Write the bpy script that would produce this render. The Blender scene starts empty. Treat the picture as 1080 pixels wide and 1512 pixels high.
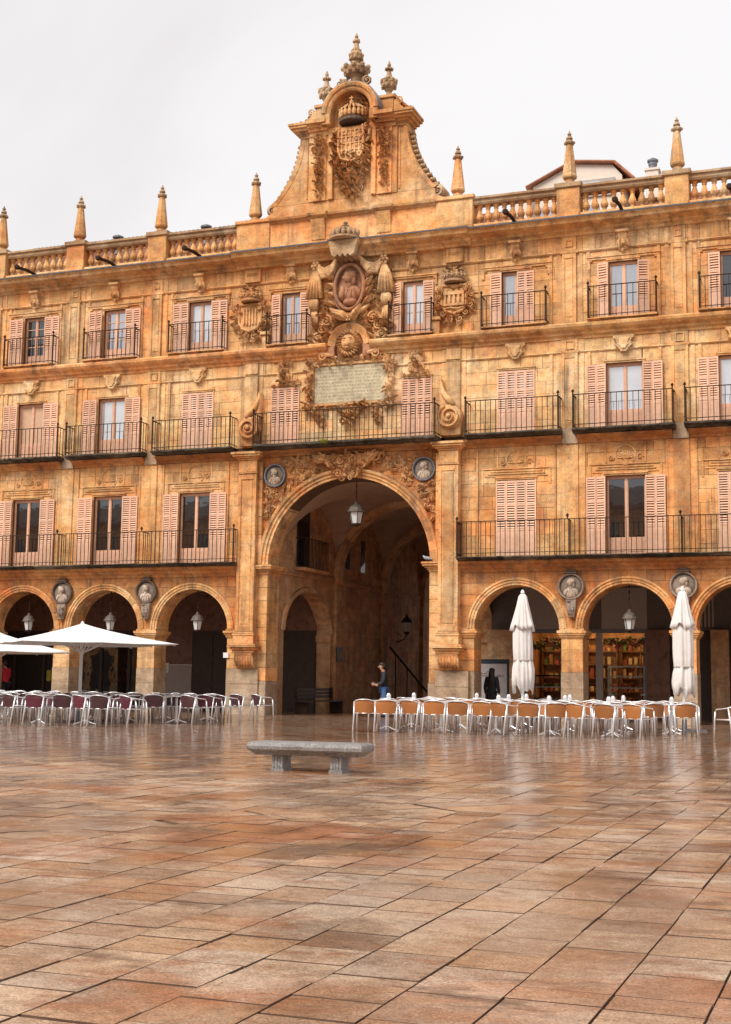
import bpy, bmesh, math, random
from math import sin, cos, pi, sqrt, radians
from mathutils import Vector, Matrix

random.seed(7)
S = bpy.context.scene
COL = S.collection

# ------------------------------------------------------------------ camera
CAM = Vector((16.437, -42.023, 1.15))
YAW, PIT, ROL = 0.35989891, 0.12663363, 0.0135774
fwd = Vector((-sin(YAW) * cos(PIT), cos(YAW) * cos(PIT), sin(PIT)))
rgt = Vector((cos(YAW), sin(YAW), 0))
upv = rgt.cross(fwd)
r2 = rgt * cos(ROL) + upv * sin(ROL)
u2 = upv * cos(ROL) - rgt * sin(ROL)
cd = bpy.data.cameras.new('camera')
cam = bpy.data.objects.new('camera', cd)
COL.objects.link(cam)
M = Matrix((r2, u2, -fwd)).transposed().to_4x4()
M.translation = CAM
cam.matrix_world = M
cd.sensor_fit = 'VERTICAL'
cd.sensor_height = 36
cd.sensor_width = 36
cd.lens = 36 * 1975.4 / 1512
cd.clip_end = 2000
S.camera = cam

# ------------------------------------------------------------------ world, sun, exposure
SUN_EL, SUN_AZ = radians(48), radians(-24)      # azimuth measured from -Y (in front of the facade), negative = towards -X
W = bpy.data.worlds.new('World')
S.world = W
W.use_nodes = True
wn = W.node_tree
wn.nodes.clear()
sky = wn.nodes.new('ShaderNodeTexSky')
sky.sky_type = 'NISHITA'
sky.sun_disc = False
sky.sun_elevation = SUN_EL
sky.sun_rotation = pi - SUN_AZ
b1 = wn.nodes.new('ShaderNodeBackground')
b1.inputs[1].default_value = 0.12
b2 = wn.nodes.new('ShaderNodeBackground')
tc = wn.nodes.new('ShaderNodeTexCoord')
cn1 = wn.nodes.new('ShaderNodeTexNoise')              # soft structure of the closed white cloud layer
cn1.inputs['Scale'].default_value = 1.7
cn1.inputs['Detail'].default_value = 6
cn1.inputs['Roughness'].default_value = 0.5
cn1.inputs['Distortion'].default_value = 0.4
crp = wn.nodes.new('ShaderNodeValToRGB')
crp.color_ramp.elements[0].position = 0.36
crp.color_ramp.elements[0].color = (0.885, 0.84, 0.835, 1)
crp.color_ramp.elements[1].position = 0.64
crp.color_ramp.elements[1].color = (1.07, 1.045, 1.04, 1)
wn.links.new(tc.outputs['Generated'], cn1.inputs['Vector'])
wn.links.new(cn1.outputs[0], crp.inputs[0])
wn.links.new(crp.outputs[0], b2.inputs[0])
b2.inputs[1].default_value = 0.59
mx = wn.nodes.new('ShaderNodeMixShader')
mx.inputs[0].default_value = 0.95
ou = wn.nodes.new('ShaderNodeOutputWorld')
wn.links.new(sky.outputs[0], b1.inputs[0])
wn.links.new(b1.outputs[0], mx.inputs[1])
wn.links.new(b2.outputs[0], mx.inputs[2])
wn.links.new(mx.outputs[0], ou.inputs[0])
sd = bpy.data.lights.new('sun', 'SUN')
sd.energy = 2.3
sd.angle = radians(30)
sd.color = (1.0, 0.95, 0.89)
sun = bpy.data.objects.new('sun', sd)
COL.objects.link(sun)
sdir = Vector((sin(SUN_AZ) * cos(SUN_EL), -cos(SUN_AZ) * cos(SUN_EL), sin(SUN_EL)))
sun.rotation_euler = sdir.to_track_quat('Z', 'Y').to_euler()
sun.location = (0, -30, 60)
S.view_settings.view_transform = 'Standard'
S.view_settings.look = 'None'
S.view_settings.exposure = 0.66
S.view_settings.gamma = 1
S.cycles.max_bounces = 8
S.cycles.diffuse_bounces = 5

# ------------------------------------------------------------------ materials
class NT:
    def __init__(s, name):
        m = bpy.data.materials.new(name)
        m.use_nodes = True
        s.m = m
        s.t = m.node_tree
        s.p = s.t.nodes['Principled BSDF']
    def n(s, typ, **kw):
        o = s.t.nodes.new(typ)
        for k, v in kw.items():
            setattr(o, k, v)
        return o
    def l(s, a, b):
        s.t.links.new(a, b)
    def pos(s, scale=(1, 1, 1)):
        g = s.n('ShaderNodeNewGeometry')
        mp = s.n('ShaderNodeMapping')
        mp.inputs['Scale'].default_value = scale
        s.l(g.outputs['Position'], mp.inputs['Vector'])
        return mp.outputs[0]
    def noise(s, vec, scale, detail=5, rough=0.55, dist=0):
        o = s.n('ShaderNodeTexNoise')
        o.inputs['Scale'].default_value = scale
        o.inputs['Detail'].default_value = detail
        o.inputs['Roughness'].default_value = rough
        o.inputs['Distortion'].default_value = dist
        if vec is not None:
            s.l(vec, o.inputs['Vector'])
        return o.outputs[0]
    def ramp(s, fac, stops):
        o = s.n('ShaderNodeValToRGB')
        e = o.color_ramp.elements
        while len(e) < len(stops):
            e.new(0.5)
        for i, (p, c) in enumerate(stops):
            e[i].position = p
            e[i].color = (c, c, c, 1) if isinstance(c, (int, float)) else (*c, 1)
        s.l(fac, o.inputs[0])
        return o.outputs[0]
    def mix(s, fac, a, b, mode='MIX'):
        o = s.n('ShaderNodeMix', data_type='RGBA', blend_type=mode)
        for q, v in ((0, fac), (6, a), (7, b)):
            sock = o.inputs[q]
            if hasattr(v, 'links'):
                s.l(v, sock)
            elif isinstance(v, (int, float)):
                sock.default_value = v if q == 0 else (v, v, v, 1)
            else:
                sock.default_value = (*v, 1)
        return o.outputs[2]
    def math(s, op, a, b=0.0):
        o = s.n('ShaderNodeMath', operation=op)
        for i, v in enumerate((a, b)):
            if hasattr(v, 'links'):
                s.l(v, o.inputs[i])
            else:
                o.inputs[i].default_value = v
        return o.outputs[0]
    def rnd(s):
        a = s.n('ShaderNodeObjectInfo').outputs['Random']
        b = s.n('ShaderNodeNewGeometry').outputs['Random Per Island']
        return s.math('FRACT', s.math('ADD', a, b))
    def bump(s, h, strength=0.3, dist=0.02, prev=None):
        o = s.n('ShaderNodeBump')
        o.inputs['Strength'].default_value = strength
        o.inputs['Distance'].default_value = dist
        s.l(h, o.inputs['Height'])
        if prev is not None:
            s.l(prev, o.inputs['Normal'])
        return o.outputs[0]
    def out(s, col=None, rough=None, normal=None, metal=None, spec=None):
        for nm, v in (('Base Color', col), ('Roughness', rough), ('Normal', normal), ('Metallic', metal), ('Specular IOR Level', spec)):
            if v is None:
                continue
            if hasattr(v, 'links'):
                s.l(v, s.p.inputs[nm])
            elif isinstance(v, (int, float)):
                s.p.inputs[nm].default_value = v
            else:
                s.p.inputs[nm].default_value = (*v, 1)
        return s.m

def stone(name, pale, mid, rust, dark=(0.15, 0.10, 0.07), grime=0.5, var=0.27, blockvar=True, stain=(0.34, 0.18, 0.10)):
    n = NT(name)
    p = n.pos()
    big = n.noise(p, 0.42, 6, 0.6, 0.4)
    c = n.ramp(big, [(0.33, pale), (0.5, mid), (0.68, rust)])
    med = n.noise(n.pos((1, 1, 1.6)), 2.1, 7, 0.68)
    c = n.mix(n.ramp(med, [(0.45, 0.0), (0.72, 0.75)]), c, rust)
    c = n.mix(n.ramp(n.noise(n.pos((1, 1, 1.3)), 1.15, 8, 0.72), [(0.52, 0.0), (0.7, 0.6)]), c, pale)
    if blockvar:
        r = n.rnd()
        c = n.mix(1.0, c, n.ramp(r, [(0.0, (1 - var, 1 - var * 1.1, 1 - var * 1.2)), (0.14, (0.84, 0.82, 0.84)), (0.35, (1.0, 0.97, 0.93)), (0.62, (1.03, 1.04, 1.04)), (0.8, (0.97, 0.90, 0.86)), (1.0, (1.0 + var * .7, 1.02, 0.92))]), 'MULTIPLY')
    bl = n.noise(n.pos((1, 1, 1.25)), 0.95, 9, 0.74, 0.5)
    c = n.mix(n.ramp(bl, [(0.53, 0.0), (0.60, 0.34), (0.72, 0.72)]), c, stain)
    bed = n.noise(n.pos((0.55, 0.55, 5.5)), 1.7, 8, 0.7, 0.3)
    c = n.mix(n.ramp(bed, [(0.55, 0.0), (0.70, 0.55)]), c, stain)
    st = n.noise(n.pos((2.2, 2.2, 0.16)), 1.6, 6, 0.65)
    st2 = n.noise(p, 0.55, 4)
    sm = n.math('MULTIPLY', n.ramp(st, [(0.47, 0.0), (0.66, 1.0)]), n.ramp(st2, [(0.38, 0.0), (0.60, grime)]))
    c = n.mix(sm, c, dark)
    spots = n.noise(p, 5.0, 9, 0.78)
    c = n.mix(n.ramp(spots, [(0.57, 0.0), (0.70, 0.6 * grime + 0.12)]), c, dark)
    mot = n.noise(p, 2.8, 10, 0.82, 0.2)
    c = n.mix(1.0, c, n.ramp(mot, [(0.34, 0.66), (0.5, 1.0), (0.66, 1.20)]), 'MULTIPLY')
    fine = n.noise(p, 30, 7, 0.75)
    c = n.mix(1.0, c, n.ramp(fine, [(0.30, 0.58), (0.5, 1.0), (0.70, 1.24)]), 'MULTIPLY')
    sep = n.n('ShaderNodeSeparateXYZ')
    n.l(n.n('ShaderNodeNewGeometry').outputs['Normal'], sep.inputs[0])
    updark = n.math('MULTIPLY', n.ramp(sep.outputs[2], [(0.55, 0.0), (0.85, 1.0)]), n.ramp(n.noise(p, 3.0, 7, 0.7), [(0.30, 0.25), (0.55, 0.9)]))
    c = n.mix(updark, c, (0.085, 0.070, 0.055))  # upward faces darker, broken up by noise
    h = n.bump(fine, 0.7, 0.014)
    h = n.bump(n.noise(p, 7, 7, 0.7), 0.3, 0.035, h)
    return n.out(c, 0.88, h, spec=0.25)

def plain(name, col, rough=0.6, metal=0.0, var=0.12, scale=8, bump=0.0, spec=0.5, rand=0.0):
    n = NT(name)
    p = n.pos()
    f = n.noise(p, scale, 6, 0.65)
    c = n.mix(1.0, col, n.ramp(f, [(0.25, 1 - var), (0.75, 1 + var)]), 'MULTIPLY')
    if rand:
        c = n.mix(1.0, c, n.ramp(n.n('ShaderNodeObjectInfo').outputs['Random'], [(0, 1 - rand), (1, 1 + rand)]), 'MULTIPLY')
    rr = n.ramp(f, [(0.2, max(0.02, rough - 0.08)), (0.8, min(1, rough + 0.08))])
    return n.out(c, rr, n.bump(f, bump, 0.02) if bump else None, metal, spec)

MAT = {}
MAT['gold'] = stone('golden_sandstone', (0.91, 0.645, 0.355), (0.81, 0.45, 0.175), (0.61, 0.245, 0.08), grime=0.75, var=0.34)
MAT['pale'] = stone('pale_sandstone', (0.93, 0.72, 0.44), (0.87, 0.565, 0.26), (0.70, 0.33, 0.12), grime=0.7, var=0.32)
MAT['rust'] = stone('rusty_sandstone', (0.78, 0.45, 0.20), (0.65, 0.28, 0.09), (0.44, 0.145, 0.045), grime=0.75, var=0.34)
MAT['carve'] = stone('carved_sandstone', (0.91, 0.64, 0.355), (0.78, 0.43, 0.175), (0.54, 0.215, 0.075), grime=0.6, blockvar=False)
MAT['wornstone'] = stone('weathered_top_stone', (0.64, 0.48, 0.31), (0.52, 0.34, 0.19), (0.36, 0.20, 0.10), grime=0.8, blockvar=False)
MAT['granite'] = stone('villamayor_plinth', (0.58, 0.46, 0.33), (0.48, 0.36, 0.245), (0.38, 0.26, 0.165), grime=0.4, var=0.14, stain=(0.22, 0.15, 0.10))
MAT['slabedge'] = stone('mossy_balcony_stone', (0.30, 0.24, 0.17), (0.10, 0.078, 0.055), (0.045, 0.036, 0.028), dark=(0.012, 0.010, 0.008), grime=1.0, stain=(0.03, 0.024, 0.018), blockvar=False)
MAT['passage'] = stone('passage_sandstone', (0.78, 0.53, 0.32), (0.63, 0.38, 0.20), (0.46, 0.24, 0.12), grime=0.5)
MAT['greystone'] = stone('grey_medallion_stone', (0.46, 0.38, 0.31), (0.36, 0.28, 0.22), (0.24, 0.18, 0.14), grime=0.4, stain=(0.16, 0.13, 0.11), blockvar=False)
MAT['palestone'] = stone('pale_relief_stone', (0.68, 0.57, 0.46), (0.58, 0.46, 0.36), (0.46, 0.35, 0.26), grime=0.35, blockvar=False)
MAT['redstone'] = stone('reddish_relief_stone', (0.62, 0.36, 0.215), (0.50, 0.235, 0.125), (0.36, 0.145, 0.075), grime=0.5, blockvar=False)
MAT['plaque'] = stone('plaque_stone', (0.64, 0.55, 0.37), (0.58, 0.49, 0.33), (0.50, 0.41, 0.27), grime=0.25, stain=(0.36, 0.29, 0.19), blockvar=False)
MAT['darkstone'] = stone('blackened_stone', (0.19, 0.145, 0.115), (0.13, 0.095, 0.075), (0.085, 0.062, 0.05), grime=0.5, blockvar=False)
MAT['lampcap'] = plain('weathered_lantern_cap', (0.13, 0.105, 0.085), 0.6, 0.2, 0.3)
MAT['mortar'] = plain('dark_mortar', (0.12, 0.065, 0.032), 0.9, var=0.3)
MAT['ink'] = plain('engraved_letter', (0.20, 0.16, 0.10), 0.9)
MAT['iron'] = plain('black_iron', (0.050, 0.030, 0.021), 0.85, 0.0, 0.35, spec=0.1)
MAT['salmon'] = plain('salmon_painted_wood', (0.71, 0.40, 0.255), 0.55, 0, 0.16, 9, 0.1, rand=0.13)
MAT['salmonpale'] = plain('pale_salmon_painted_wood', (0.76, 0.455, 0.30), 0.55, 0, 0.16, 9, 0.1, rand=0.12)
MAT['lead'] = plain('lead_sheet', (0.19, 0.20, 0.225), 0.45, 0.5, 0.25)
MAT['alu'] = plain('brushed_aluminium', (0.80, 0.80, 0.81), 0.32, 0.55, 0.06, 20)
MAT['canvas'] = plain('white_canvas', (0.82, 0.81, 0.79), 0.9, 0, 0.07, 2.5, 0.2)
MAT['canvasold'] = plain('cream_canvas', (0.74, 0.69, 0.65), 0.9, 0, 0.09, 5, 0.2)
MAT['whitepaint'] = plain('white_paint', (0.78, 0.77, 0.75), 0.45, 0, 0.05)
MAT['darkwood'] = plain('dark_wood', (0.045, 0.026, 0.018), 0.5, 0, 0.35, 6)
MAT['brownwall'] = plain('brown_marble_cladding', (0.19, 0.09, 0.055), 0.3, 0, 0.4, 4)
MAT['greywall'] = plain('grey_plaster', (0.42, 0.37, 0.335), 0.85, 0, 0.08)
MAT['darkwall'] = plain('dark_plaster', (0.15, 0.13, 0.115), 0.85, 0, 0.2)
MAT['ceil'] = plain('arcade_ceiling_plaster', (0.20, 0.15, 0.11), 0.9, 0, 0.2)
MAT['vault'] = plain('vault_plaster', (0.42, 0.29, 0.22), 0.9, 0, 0.15, 2)
MAT['cream'] = plain('cream_render', (0.76, 0.66, 0.56), 0.85, 0, 0.05)
MAT['tile'] = stone('terracotta_roof_tile', (0.55, 0.27, 0.17), (0.46, 0.19, 0.11), (0.33, 0.12, 0.07), grime=0.5, var=0.25)

def woven(name, c, c2):
    n = NT(name)
    tc = n.n('ShaderNodeTexCoord').outputs['Object']
    w1 = n.n('ShaderNodeTexWave', wave_type='BANDS', bands_direction='X')
    w1.inputs['Scale'].default_value = 14
    w2 = n.n('ShaderNodeTexWave', wave_type='BANDS', bands_direction='Z')
    w2.inputs['Scale'].default_value = 14
    n.l(tc, w1.inputs['Vector'])
    n.l(tc, w2.inputs['Vector'])
    f = n.math('MULTIPLY', w1.outputs['Fac'], w2.outputs['Fac'])
    col = n.mix(f, c2, c)
    col = n.mix(1.0, col, n.ramp(n.n('ShaderNodeObjectInfo').outputs['Random'], [(0, 0.75), (1, 1.2)]), 'MULTIPLY')
    return n.out(col, 0.45, n.bump(f, 0.4, 0.01))
MAT['wickertan'] = woven('tan_woven_wicker', (0.52, 0.215, 0.06), (0.34, 0.12, 0.03))
MAT['wickerred'] = woven('burgundy_woven_wicker', (0.19, 0.028, 0.045), (0.09, 0.016, 0.028))
MAT['wickerdark'] = woven('dark_brown_woven_wicker', (0.115, 0.036, 0.036), (0.055, 0.02, 0.022))

def glass(name, base, refl, tint=(0.9, 0.93, 0.97)):
    n = NT(name)
    p = n.pos()
    n.out(n.mix(n.noise(p, 1.3, 3), base, tuple(b * 0.6 for b in base)), 0.6, spec=0.1)
    g = n.n('ShaderNodeBsdfGlossy')
    g.inputs['Color'].default_value = (*tint, 1)
    g.inputs['Roughness'].default_value = 0.02
    n.l(n.bump(n.noise(p, 1.6, 2), 0.05, 0.04), g.inputs['Normal'])
    mxs = n.n('ShaderNodeMixShader')
    mxs.inputs[0].default_value = refl
    n.l(n.p.outputs[0], mxs.inputs[1])
    n.l(g.outputs[0], mxs.inputs[2])
    n.l(mxs.outputs[0], n.t.nodes['Material Output'].inputs[0])
    return n.m
MAT['glassdark'] = glass('dark_window_glass', (0.012, 0.010, 0.009), 0.14)
MAT['glassmid'] = glass('window_glass_curtain_and_sky', (0.22, 0.22, 0.23), 0.50)  # grey base colour paints net curtain and reflected sky together
MAT['glasspale'] = glass('window_glass_painted_cloud', (0.68, 0.68, 0.68), 0.42)  # pale base colour stands in for white blinds and reflected cloud
MAT['blind'] = plain('drawn_blind', (0.60, 0.38, 0.24), 0.7)

def clearglass():
    n = NT('shop_window_glass')
    tr = n.n('ShaderNodeBsdfTransparent')
    tr.inputs[0].default_value = (0.86, 0.88, 0.88, 1)
    g = n.n('ShaderNodeBsdfGlossy')
    g.inputs['Roughness'].default_value = 0.01
    f = n.n('ShaderNodeFresnel')
    mxs = n.n('ShaderNodeMixShader')
    n.l(f.outputs[0], mxs.inputs[0])
    n.l(tr.outputs[0], mxs.inputs[1])
    n.l(g.outputs[0], mxs.inputs[2])
    n.l(mxs.outputs[0], n.t.nodes['Material Output'].inputs[0])
    return n.m
MAT['clear'] = clearglass()
def emit(name, col, st):
    n = NT(name)
    n.p.inputs['Base Color'].default_value = (*col, 1)
    n.p.inputs['Emission Color'].default_value = (*col, 1)
    n.p.inputs['Emission Strength'].default_value = st
    return n.m
MAT['shoplamp'] = emit('warm_shop_lamp', (1.0, 0.58, 0.24), 16.0)
MAT['redlamp'] = emit('red_sign_light', (1.0, 0.06, 0.03), 1.2)
def milk():
    n = NT('frosted_lantern_glass')
    return n.out(n.mix(n.noise(n.pos(), 5), (0.74, 0.75, 0.74), (0.60, 0.62, 0.62)), 0.25)
MAT['milk'] = milk()

def paving():
    n = NT('wet_granite_paving')
    p = n.pos()
    r = n.rnd()
    base = n.ramp(r, [(0.0, (0.24, 0.155, 0.105)), (0.12, (0.47, 0.345, 0.25)), (0.26, (0.55, 0.445, 0.355)), (0.40, (0.46, 0.295, 0.175)), (0.52, (0.38, 0.295, 0.235)), (0.64, (0.56, 0.415, 0.29)), (0.78, (0.36, 0.195, 0.10)), (0.88, (0.48, 0.395, 0.32)), (1.0, (0.48, 0.30, 0.175))])
    n1 = n.noise(p, 0.55, 5, 0.6, 0.6)
    base = n.mix(n.ramp(n1, [(0.51, 0.0), (0.64, 0.8)]), base, (0.34, 0.115, 0.036))
    n1b = n.noise(n.pos((1, 1.6, 1)), 2.3, 6, 0.65, 0.3)
    base = n.mix(n.ramp(n1b, [(0.53, 0.0), (0.64, 0.7)]), base, (0.28, 0.09, 0.032))
    base = n.mix(n.ramp(n.noise(p, 0.3, 4, 0.6), [(0.5, 0.0), (0.62, 0.4)]), base, (0.40, 0.33, 0.27))
    g = n.noise(p, 80, 5, 0.9)
    g2 = n.noise(p, 22, 9, 0.85)
    base = n.mix(1.0, base, n.ramp(g, [(0.38, 0.30), (0.5, 1.0), (0.62, 1.5)]), 'MULTIPLY')
    base = n.mix(1.0, base, n.ramp(g2, [(0.34, 0.62), (0.5, 1.0), (0.68, 1.22)]), 'MULTIPLY')
    mot = n.noise(n.pos((1, 1.5, 1)), 5.0, 10, 0.85, 0.2)
    base = n.mix(1.0, base, n.ramp(mot, [(0.36, 0.64), (0.5, 1.0), (0.64, 1.12)]), 'MULTIPLY')
    base = n.mix(1.0, base, (1.0, 0.94, 0.88), 'MULTIPLY')
    wet = n.noise(n.pos((1, 0.8, 1)), 0.7, 9, 0.74, 0.5)
    spy = n.n('ShaderNodeSeparateXYZ')
    n.l(p, spy.inputs[0])
    film = n.n('ShaderNodeMapRange')                     # standing water collects along the terrace side of the square
    for q, v in ((1, -27.0), (2, -20.0), (3, 0.0), (4, 0.22)):
        film.inputs[q].default_value = v
    n.l(spy.outputs[1], film.inputs[0])
    wm = n.ramp(n.math('ADD', wet, film.outputs[0]), [(0.42, 0.0), (0.6, 1.0)])
    dk = n.noise(n.pos((1, 2.2, 1)), 1.1, 6, 0.7)
    dm = n.ramp(dk, [(0.57, 0.0), (0.66, 0.8)])
    base = n.mix(dm, base, (0.10, 0.055, 0.035))
    base = n.mix(n.math('MULTIPLY', wm, 0.45), base, (0.15, 0.078, 0.045))
    rough = n.ramp(wm, [(0.0, 0.34), (1.0, 0.06)])
    rough = n.mix(n.ramp(g2, [(0.35, 0.0), (0.7, 0.3)]), rough, 0.42)
    bm = n.bump(g, 0.10, 0.004)
    bm = n.bump(g2, 0.14, 0.006, bm)
    bm = n.bump(n.noise(p, 2.2, 4, 0.6), 0.10, 0.03, bm)
    return n.out(base, rough, bm, spec=0.6)
MAT['paving'] = paving()
MAT['joint'] = plain('wet_dark_joint', (0.15, 0.085, 0.055), 0.5, 0, 0.4, 10)
def benchstone():
    n = NT('grey_granite_bench')
    p = n.pos()
    g = n.noise(p, 38, 6, 0.85)
    c = n.ramp(g, [(0.36, (0.09, 0.085, 0.08)), (0.5, (0.24, 0.225, 0.215)), (0.64, (0.40, 0.38, 0.37))])
    c = n.mix(n.ramp(n.noise(p, 5, 6, 0.7), [(0.48, 0.0), (0.7, 0.7)]), c, (0.10, 0.085, 0.075))
    return n.out(c, 0.5, n.bump(g, 0.3, 0.01))
MAT['bench'] = benchstone()

# ------------------------------------------------------------------ mesh builder
class MB:
    def __init__(s):
        s.v = []
        s.f = []
    def add(s, vs, fs):
        o = len(s.v)
        s.v += [tuple(v) for v in vs]
        s.f += [tuple(i + o for i in f) for f in fs]
        return s
    def box(s, x0, x1, y0, y1, z0, z1):
        if x0 > x1: x0, x1 = x1, x0
        if y0 > y1: y0, y1 = y1, y0
        if z0 > z1: z0, z1 = z1, z0
        return s.add([(x0, y0, z0), (x1, y0, z0), (x1, y1, z0), (x0, y1, z0), (x0, y0, z1), (x1, y0, z1), (x1, y1, z1), (x0, y1, z1)],
                     [(0, 3, 2, 1), (4, 5, 6, 7), (0, 1, 5, 4), (1, 2, 6, 5), (2, 3, 7, 6), (3, 0, 4, 7)])
    def cbox(s, x0, x1, y0, y1, z0, z1, c=0.01):      # box with chamfered front (-Y) edges
        return s.add([(x0, y0 + c, z0), (x1, y0 + c, z0), (x1, y1, z0), (x0, y1, z0), (x0, y0 + c, z1), (x1, y0 + c, z1), (x1, y1, z1), (x0, y1, z1),
                      (x0 + c, y0, z0 + c), (x1 - c, y0, z0 + c), (x1 - c, y0, z1 - c), (x0 + c, y0, z1 - c)],
                     [(0, 3, 2, 1), (4, 5, 6, 7), (1, 2, 6, 5), (2, 3, 7, 6), (3, 0, 4, 7), (8, 9, 10, 11), (0, 1, 9, 8), (1, 5, 10, 9), (5, 4, 11, 10), (4, 0, 8, 11)])
    def prism(s, pts, y0, y1, c=0.0):                  # polygon in x,z; y0 front
        n = len(pts)
        if c:
            cx = sum(p[0] for p in pts) / n
            cz = sum(p[1] for p in pts) / n
            fr = []
            for x, z in pts:
                d = sqrt((x - cx) ** 2 + (z - cz) ** 2) or 1
                k = max(0, 1 - c / d)
                fr.append((cx + (x - cx) * k, y0, cz + (z - cz) * k))
            vs = fr + [(x, y0 + c, z) for x, z in pts] + [(x, y1, z) for x, z in pts]
            fs = [tuple(range(n))] + [(i, i + n, (i + 1) % n + n, (i + 1) % n) for i in range(n)] + [(i + n, i + 2 * n, (i + 1) % n + 2 * n, (i + 1) % n + n) for i in range(n)]
            return s.add(vs, fs)
        vs = [(x, y0, z) for x, z in pts] + [(x, y1, z) for x, z in pts]
        fs = [tuple(range(n)), tuple(reversed(range(n, 2 * n)))] + [(i, i + n, (i + 1) % n + n, (i + 1) % n) for i in range(n)]
        return s.add(vs, fs)
    def mould(s, prof, x0, x1):                        # profile of (y,z) run along x
        n = len(prof)
        vs = [(x0, y, z) for y, z in prof] + [(x1, y, z) for y, z in prof]
        fs = [tuple(range(n)), tuple(reversed(range(n, 2 * n)))] + [(i, (i + 1) % n, (i + 1) % n + n, i + n) for i in range(n)]
        return s.add(vs, fs)
    def mould_ret(s, prof, x0, x1, yb):                # the same with mitred returns back to y=yb at both ends; prof from bottom back to top back
        rows = []
        for y, z in prof:
            d = yb - y
            rows.append([(x0 - 0, yb, z), (x0 - 0, y, z), (x1 + 0, y, z), (x1 + 0, yb, z)])
        # widen with projection
        base = max(p[0] for p in prof)
        vs = []
        for (y, z) in prof:
            e = base - y
            vs += [(x0 - e, yb, z), (x0 - e, y, z), (x1 + e, y, z), (x1 + e, yb, z)]
        fs = []
        n = len(prof)
        for i in range(n - 1):
            for j in range(3):
                fs.append((4 * i + j, 4 * i + j + 1, 4 * i + 4 + j + 1, 4 * i + 4 + j))
        fs.append((0, 3, 2, 1))
        k = 4 * (n - 1)
        fs.append((k, k + 1, k + 2, k + 3))
        return s.add(vs, fs)
    def lathe(s, prof, c=(0, 0, 0), n=10, axis='z', sq=False):
        vs = []
        fs = []
        for i, (r, h) in enumerate(prof):
            for k in range(n):
                a = 2 * pi * (k + (0.5 if sq else 0)) / n
                if axis == 'z':
                    vs.append((c[0] + r * cos(a), c[1] + r * sin(a), c[2] + h))
                elif axis == 'y':
                    vs.append((c[0] + r * cos(a), c[1] + h, c[2] + r * sin(a)))
                else:
                    vs.append((c[0] + h, c[1] + r * cos(a), c[2] + r * sin(a)))
        for i in range(len(prof) - 1):
            for k in range(n):
                fs.append((i * n + k, i * n + (k + 1) % n, (i + 1) * n + (k + 1) % n, (i + 1) * n + k))
        fs.append(tuple(reversed(range(n))))
        m = (len(prof) - 1) * n
        fs.append(tuple(range(m, m + n)))
        return s.add(vs, fs)
    def tube(s, path, rad, n=5, closed=False):
        P_ = [Vector(p) for p in path]
        if isinstance(rad, (int, float)):
            rad = [rad] * len(P_)
        vs = []
        fs = []
        prev = None
        for i, p in enumerate(P_):
            a = P_[max(i - 1, 0)]
            b = P_[min(i + 1, len(P_) - 1)]
            if closed:
                a = P_[i - 1]
                b = P_[(i + 1) % len(P_)]
            t = (b - a)
            if t.length < 1e-9:
                t = Vector((0, 0, 1))
            t.normalize()
            if prev is None:
                ref = Vector((0, 0, 1)) if abs(t.z) < 0.9 else Vector((0, 1, 0))
                x = t.cross(ref).normalized()
            else:
                x = (prev - t * prev.dot(t))
                x = x.normalized() if x.length > 1e-6 else t.orthogonal().normalized()
            prev = x
            y = t.cross(x)
            for k in range(n):
                an = 2 * pi * k / n
                vs.append(p + (x * cos(an) + y * sin(an)) * rad[i])
        L = len(P_)
        for i in range(L if closed else L - 1):
            j = (i + 1) % L
            for k in range(n):
                fs.append((i * n + k, i * n + (k + 1) % n, j * n + (k + 1) % n, j * n + k))
        if not closed:
            fs.append(tuple(reversed(range(n))))
            fs.append(tuple(range((L - 1) * n, L * n)))
        return s.add(vs, fs)
    def ell(s, c, r, nu=8, nv=5, rot=None):
        vs = []
        fs = []
        for i in range(nv + 1):
            th = pi * i / nv
            for k in range(nu):
                a = 2 * pi * k / nu
                v = Vector((r[0] * sin(th) * cos(a), r[1] * sin(th) * sin(a), r[2] * cos(th)))
                if rot is not None:
                    v = rot @ v
                vs.append((c[0] + v.x, c[1] + v.y, c[2] + v.z))
        for i in range(nv):
            for k in range(nu):
                fs.append((i * nu + k, i * nu + (k + 1) % nu, (i + 1) * nu + (k + 1) % nu, (i + 1) * nu + k))
        return s.add(vs, fs)
    def arc(s, cx, cz, prof, a0, a1, n, gap=0.0, rz=1.0):     # profile of (r,y), swept along an arc; split in n stones with a gap
        m = len(prof)
        sub = 3
        for q in range(n):
            b0 = a0 + (a1 - a0) * q / n + gap
            b1 = a0 + (a1 - a0) * (q + 1) / n - gap
            vs = []
            for k in range(sub + 1):
                a = b0 + (b1 - b0) * k / sub
                for (r, y) in prof:
                    vs.append((cx + r * cos(a), y, cz + r * sin(a) * rz))
            fs = []
            for k in range(sub):
                for i in range(m):
                    j = (i + 1) % m
                    fs.append((k * m + i, k * m + j, (k + 1) * m + j, (k + 1) * m + i))
            fs.append(tuple(range(m)))
            fs.append(tuple(reversed(range(sub * m, sub * m + m))))
            s.add(vs, fs)
        return s
    def xf(s, mat, start=0):
        for i in range(start, len(s.v)):
            s.v[i] = tuple(mat @ Vector(s.v[i]))
        return s
    def mirror_x(s, start=0, cx=0.0):
        o = len(s.v)
        vs = s.v[start:]
        s.v += [(2 * cx - x, y, z) for x, y, z in vs]
        s.f += [tuple(reversed([i - start + o for i in f])) for f in s.f if min(f) >= start]
        return s
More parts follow.
